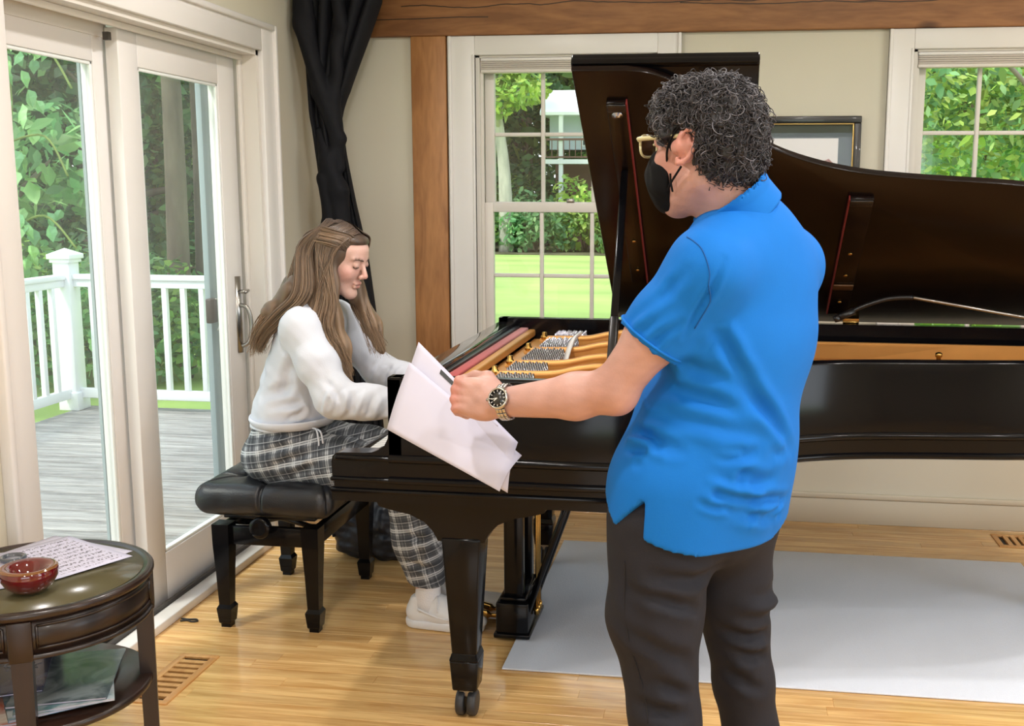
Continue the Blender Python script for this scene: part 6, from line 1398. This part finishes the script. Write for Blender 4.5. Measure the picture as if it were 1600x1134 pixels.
# ---- plaid trousers
def plaid():
    m, t, b = new_mat('grey_plaid_cloth'); tc = N(t, 'ShaderNodeTexCoord'); mp_ = N(t, 'ShaderNodeMapping'); mp_.inputs['Rotation'].default_value = (0, R_(12), 0); t.links.new(tc.outputs['Object'], mp_.inputs[0]); sp_ = N(t, 'ShaderNodeSeparateXYZ'); t.links.new(mp_.outputs[0], sp_.inputs[0])
    def lines(sock, freq, width, phase=0.0):
        a = N(t, 'ShaderNodeMath', operation='MULTIPLY_ADD'); a.inputs[1].default_value = freq; a.inputs[2].default_value = phase; t.links.new(sock, a.inputs[0]); f = N(t, 'ShaderNodeMath', operation='FRACT'); t.links.new(a.outputs[0], f.inputs[0]); l = N(t, 'ShaderNodeMath', operation='LESS_THAN'); l.inputs[1].default_value = width; t.links.new(f.outputs[0], l.inputs[0]); return l.outputs[0]
    col = N(t, 'ShaderNodeRGB'); col.outputs[0].default_value = srgb(112, 116, 122); last = col.outputs[0]
    def over(last, fac, c, amt):
        k = N(t, 'ShaderNodeMath', operation='MULTIPLY'); k.inputs[1].default_value = amt; t.links.new(fac, k.inputs[0]); x = N(t, 'ShaderNodeMixRGB'); x.inputs[2].default_value = c; t.links.new(k.outputs[0], x.inputs[0]); t.links.new(last, x.inputs[1]); return x.outputs[0]
    dk, lt = srgb(38, 42, 50), srgb(206, 210, 214)
    for ax in ('X', 'Z'):
        s = sp_.outputs[ax]
        last = over(last, lines(s, 17, .42), dk, .5); last = over(last, lines(s, 52, .28, .2), dk, .45); last = over(last, lines(s, 17, .07, .30), lt, .85); last = over(last, lines(s, 17, .05, .42), lt, .75); last = over(last, lines(s, 34, .09, .75), lt, .45)
    t.links.new(last, b.inputs['Base Color']); b.inputs['Roughness'].default_value = .85; return m
PL = plaid()
P = Field((-1.74, 3.30, .12), (-.84, 3.86, .76), .006)
P.ell((-1.54, 3.57, .60), (.135, .19, .12), .04); P.ell((-1.575, 3.57, .575), (.115, .185, .095), .04); P.chain([(-1.53, 3.57, .68), (-1.52, 3.57, .72)], [.118, .112], .03, flat=1.4, axis=(0, 1, 0))
P.chain([gRH + (.02, 0, .01), gRH * .5 + gRK * .5 + (0, 0, .008), gRK], [.105, .09, .074], .05); P.chain([gLH + (.02, 0, .01), gLH * .5 + gLK * .5 + (0, 0, .008), gLK], [.105, .09, .074], .05)
P.chain([gRK, gRK * .5 + gRA * .5, gRA + (-.005, 0, .07)], [.078, .078, .066], .04); P.chain([gLK, gLK * .5 + gLA * .5, gLA + (-.005, 0, .07)], [.076, .074, .064], .04)
P.cut((-1, 3.5, .155), (-.12, 0, -1), .004); 
X, Y, Z = P.ax[0][:, None, None], P.ax[1][None, :, None], P.ax[2][None, None, :]
seat = np.where(X < -1.29, .492 - Z + 0 * Y, -1).astype(np.float32); P.D = np.maximum(P.D, seat + .004 * 0)
V, Q = P.tri(); V = relax(V, Q, 1); Nn = normals(V, Q)
sg = [((-1.42, 3.38, .67), (-1.56, 3.37, .62), .012, -.006), ((-1.38, 3.37, .64), (-1.52, 3.36, .57), .012, -.006), ((-1.40, 3.39, .69), (-1.6, 3.40, .68), .010, -.005), ((-1.36, 3.37, .60), (-1.45, 3.36, .53), .012, -.005), ((-1.06, 3.39, .36), (-.98, 3.42, .33), .012, -.006), ((-1.07, 3.40, .27), (-.97, 3.43, .22), .012, -.005), ((-1.02, 3.40, .45), (-1.03, 3.41, .2), .014, -.005)]
V = folds(V, Nn, [(a, b, w, 1.6 * m_) for a, b, w, m_ in sg]); V = V + Nn * (.0025 * vnoise(V, 22, 6))[:, None]
put('plaid_trousers', V, Q, PL, girl, GO)
# ---- socks and sneakers
wsh = mat('white_sneaker_leather', srgb(232, 232, 234), .5, bump=.05, bscale=60); wso = mat('white_sock', srgb(226, 224, 226), .95, bump=.3, bscale=200)
for A0, ft, zz_ in ((gRA, unit((.98, -.12, 0)), 0.0), (gLA, unit((1, 0, 0)), 0.012)):
    MB().tube([tuple(A0 - GO + (0, 0, .075)), tuple(A0 - GO + (.002, 0, .04)), tuple(A0 - GO + (.0, 0, -.01)), tuple(A0 - GO + (.0, 0, -.04))], [.041, .043, .046, .048], 16).build('sock', wso, girl)
    g0 = A0 * [1, 1, 0] + np.array((0, 0, zz_)); lt_ = np.array((-ft[1], ft[0], 0)); fR = np.stack([ft, lt_, np.array((0, 0, 1.0))], 1)
    f = Field(g0 - np.array((.14, .12, .01)), g0 + np.array((.26, .12, .16)), .0045)
    def Sh(a, b, c): return g0 + a * ft + b * lt_ + np.array((0, 0, c))
    f.cone(Sh(-.03, 0, .05), Sh(.06, 0, .05), .043, .043, .02); f.cone(Sh(-.035, 0, .055), Sh(-.025, 0, .095), .040, .038, .02); f.cone(Sh(.01, 0, .095), Sh(.05, 0, .08), .036, .036, .02); f.cone(Sh(.06, 0, .055), Sh(.15, 0, .045), .043, .040, .03, flat=.8, axis=(0, 0, 1)); f.ell(Sh(.155, 0, .035), (.06, .045, .034), .03, rot=fR)
    f.cone(Sh(-.005, 0, .09), Sh(.01, 0, .15), .036, .042, .006, op='s'); f.cut(Sh(0, 0, .022), (0, 0, -1), .004); f.cut(Sh(-.03, 0, .118), (-.35, 0, 1), .006)
    V, Q = f.tri(); V = relax(V, Q, 1); sn = put('sneaker', V, Q, wsh, girl, GO)
    f = Field(g0 - np.array((.14, .12, .01)), g0 + np.array((.26, .12, .06)), .0045); f.cone(Sh(-.035, 0, .02), Sh(.16, 0, .02), .046, .047, .0); f.cut(Sh(0, 0, .032), (0, 0, 1), .004); f.cut(Sh(0, 0, .002), (0, 0, -1), .004); V, Q = f.tri(); put('sole', V, Q, wsh, sn, GO)
    lc = MB()
    for k in range(5): c = Sh(.045 + k * .019, 0, .112 - k * .0085); lc.tube(catmull([tuple(c + lt_ * -.03 - GO + (0, 0, -.012)), tuple(c - GO), tuple(c + lt_ * .03 - GO + (0, 0, -.012))], 4), .0035, 6)
    lc.tube(catmull([tuple(Sh(.04, -.01, .118) - GO), tuple(Sh(.05, -.035, .11) - GO), tuple(Sh(.055, -.048, .07) - GO)], 4), .003, 6); lc.build('laces', wso, sn)
    stp = MB().tube(catmull([tuple(Sh(.13, -.042, .045) - GO), tuple(Sh(.06, -.046, .05) - GO), tuple(Sh(-.02, -.045, .075) - GO)], 5), .004, 6, flat=2.0); stp.build('side_stripe', wsh, sn)
# ---- long straight hair
HB = attr_mat('long_brown_hair', rough=.42, spec=.5)
G = Field((-1.66, 3.34, .84), (-1.10, 3.76, 1.42), .0055)
G.ell(Gd(-.022, 0, .038), (.098, .082, .084), .02, rot=gR)
G.ell(Gd(-.06, 0, -.02), (.065, .078, .10), .04, rot=gR)
G.ell(Gd(.100, 0, -.056), (.064, .09, .095), .012, op='s', rot=gR)
G.ell(Gd(.044, 0, .086), (.030, .052, .020), .012, rot=gR)
# near-side fall over the right shoulder, far-side fall, and the back fall
G.chain([Gd(.0, -.072, .02), (-1.335, 3.478, 1.19), (-1.325, 3.455, 1.08), (-1.285, 3.44, .98), (-1.255, 3.44, .90)], [.020, .029, .034, .029, .010], .03, flat=.55, axis=(0, 1, 0))
G.chain([Gd(-.03, -.07, .0), (-1.385, 3.475, 1.15), (-1.375, 3.450, 1.05), (-1.325, 3.43, .96), (-1.275, 3.43, .91)], [.021, .029, .029, .023, .009], .03, flat=.55, axis=(0, 1, 0))
G.chain([Gd(.0, .072, .02), (-1.30, 3.64, 1.15), (-1.235, 3.62, 1.03), (-1.20, 3.60, .95)], [.02, .03, .03, .014], .03)
G.chain([Gd(-.09, 0, -.03), (-1.485, 3.55, 1.16), (-1.56, 3.53, 1.08), (-1.595, 3.51, 1.0), (-1.60, 3.50, .955)], [.055, .043, .028, .018, .008], .03)
G.chain([Gd(-.07, -.05, -.03), (-1.46, 3.48, 1.17), (-1.545, 3.47, 1.09), (-1.59, 3.475, .99)], [.03, .03, .024, .010], .03)
V, Q = G.tri(); V = relax(V, Q, 1); Nn = normals(V, Q)
strip = np.sin((V[:, 1] * 210 + V[:, 0] * 140 + 3 * vnoise(V, 10, 1))); V = V + Nn * (.0022 * strip * np.clip((np.linalg.norm(V - Gd(.06, 0, 0), axis=1) - .10) / .05, 0, 1))[:, None]
hz = np.clip((V[:, 2] - .9) / .45, 0, 1)[:, None]; tip = np.array(srgb(138, 112, 86)[:3]); rootc = np.array(srgb(72, 58, 50)[:3])
put('hair_mass', V, Q, HB, girl, GO, tint=(tip * (1 - hz) + rootc * hz) * (1 + .18 * strip[:, None]))
def strands(seed):
    rs = np.random.RandomState(seed); vs, fs, ts = [], [], []; off = 0; sd = 4
    def fall(name):
        if name == 'near':
            a = rs.uniform(-.05, .045); r0 = Gd(a, -.014 * rs.rand(), .127 - .30 * max(a, 0) - .02 * abs(a)); r1 = Gd(a * .95 - .006, -.062, .098 - .25 * max(a, 0)); r2 = Gd(a * .75 - .01, -.092, .02); x = rs.uniform(-.055, .045)
            return [r0, r1, r2, (-1.345 + x * .7 + .012, 3.455 + rs.uniform(-.012, .01), 1.15), (-1.34 + x * .9, 3.425 + rs.uniform(-.012, .02), 1.05), (-1.295 + x * .8, 3.412 + rs.uniform(-.012, .02), .97), (-1.262 + x * .55, 3.412 + rs.uniform(-.01, .02), .90 + rs.uniform(-.03, .04))]
        if name == 'far':
            a = rs.uniform(-.03, .05); x = rs.uniform(-.03, .03); return [Gd(a, .012, .127 - .3 * max(a, 0)), Gd(a, .066, .09), Gd(a * .8, .090, .0), (-1.295 + x, 3.635, 1.14), (-1.24 + x, 3.60 + rs.uniform(-.03, .02), 1.04), (-1.20 + x, 3.58 + rs.uniform(-.03, .02), .95 + rs.uniform(-.02, .03))]
        if name == 'mid':
            x = rs.uniform(-.03, .03); y_ = rs.uniform(-.015, .02); return [Gd(rs.uniform(-.07, -.03), -.02 - .03 * rs.rand(), .122), Gd(-.068 + x * .5, -.078, .075), Gd(-.088 + x, -.094, .0), (-1.415 + x * 1.2, 3.447 + y_, 1.165), (-1.475 + x * 1.3, 3.437 + y_, 1.095), (-1.545 + x, 3.445 + y_, 1.03), (-1.585 + x * .6, 3.455 + y_, .965 + rs.uniform(-.01, .05))]
        if name == 'side':
            j = rs.uniform(-.012, .012); w = rs.rand(); sgn = -1 if rs.rand() < .8 else 1
            return [Gd(.070 - .03 * w + j * .3, sgn * (.010 + .052 * w), .078 - .03 * w), Gd(.040 - .02 * w, sgn * (.044 + .040 * w), .094 - .034 * w + j), Gd(-.02, sgn * (.070 + .022 * w), .090 - .034 * w + j), Gd(-.07, sgn * (.066 + .01 * w), .082 - .04 * w + j), Gd(-.11, sgn * .035, .055 - .03 * w + j)]
        a = rs.uniform(-.09, -.02); b = rs.uniform(-.06, .05); yv = rs.uniform(-.05, .03)
        return [Gd(a * .5, b * .5, .128 - abs(b) * .3), Gd(-.080, b * 1.1, .100 - abs(b) * .3), Gd(-.126, b * 1.15, .02), (-1.475 + rs.uniform(-.02, .02), 3.53 + b * .8, 1.18), (-1.545 + rs.uniform(-.02, .025), 3.495 + yv, 1.09), (-1.588 + rs.uniform(-.015, .02), 3.485 + yv, 1.02), (-1.60 + rs.uniform(-.015, .02), 3.48 + yv, .955 + rs.uniform(-.015, .04))]
    for nm, cnt in (('near', 460), ('far', 130), ('back', 330), ('side', 260), ('mid', 260)):
        for _ in range(cnt):
            C = np.array([tuple(p) for p in catmull([tuple(p) for p in fall(nm)], 5)]); C += .004 * rs.normal(size=3) * np.linspace(0, 1, len(C))[:, None]; m = len(C)
            tg = np.gradient(C, axis=0); tg /= np.linalg.norm(tg, axis=1, keepdims=True) + 1e-9; e1 = np.cross(tg, (.2, 1, .1)); e1 /= np.linalg.norm(e1, axis=1, keepdims=True) + 1e-9; e2 = np.cross(tg, e1)
            t = np.linspace(0, 1, m); r = rs.uniform(.0014, .0027) * np.sin(np.clip(.18 + t * .95, 0, 1) * math.pi * .93).clip(.12, 1)
            for k in range(sd): w = 2 * math.pi * k / sd; vs.append(C + (math.cos(w) * r)[:, None] * e1 + (math.sin(w) * r * .6)[:, None] * e2)
            i = np.arange(m - 1)
            for k in range(sd): k2 = (k + 1) % sd; fs.append(np.stack([off + k * m + i, off + k2 * m + i, off + k2 * m + i + 1, off + k * m + i + 1], 1))
            off += m * sd; v = rs.uniform(.5, 1.5); c = (rootc * (1 - t[:, None] ** .8) + tip * t[:, None] ** .8) * v
            for k in range(sd): ts.append(c)
    return np.concatenate(vs), np.concatenate(fs), np.concatenate(ts)
sv, sf, stn = strands(4)
o = put('hair_strands', sv, sf, HB, girl, GO, tint=stn.clip(0, 1)); tag(o, kind='stuff')
# ================================================================== one label for each look-alike: its place from left to right
ORD = ['leftmost', 'second', 'third', 'fourth', 'fifth', 'sixth', 'seventh', 'eighth', 'ninth', 'tenth', 'eleventh', 'twelfth']
def number_off(group, text):
    os_ = sorted([o for o in bpy.data.objects if o.parent is None and o.get('group') == group], key=lambda o: o.location.x / max(o.location.y, .1))
    for k, o in enumerate(os_):
        o['label'] = text % (ORD[k] if k == 0 else ORD[k] + ' from left')
number_off('bushes at the edge of the lawn', 'leafy bush at the far edge of the lawn, %s in its row')
number_off('woods past the deck', 'dense green tree in the woods past the deck railing, %s')
number_off('shrubs behind the deck', 'green shrub low behind the white deck railing, %s')
number_off('thickets under the far trees', 'tall thicket under the trees beyond the lawn, %s')
number_off('distant trees', 'hazy broad tree at the very back of the woods, %s')
number_off('big trunks behind the deck', 'thick dark trunk with leafy crown behind the deck, %s')
number_off('trees outside the right window', 'dense tree outside the window at the right edge, %s')
for o in list(bpy.data.objects):
    if o.get('group') == 'trees beyond the garden' and 'pale' in o['label']: o['group'] = 'pale garden trees'
number_off('trees beyond the garden', 'tall woodland tree beyond the back lawn, %s')
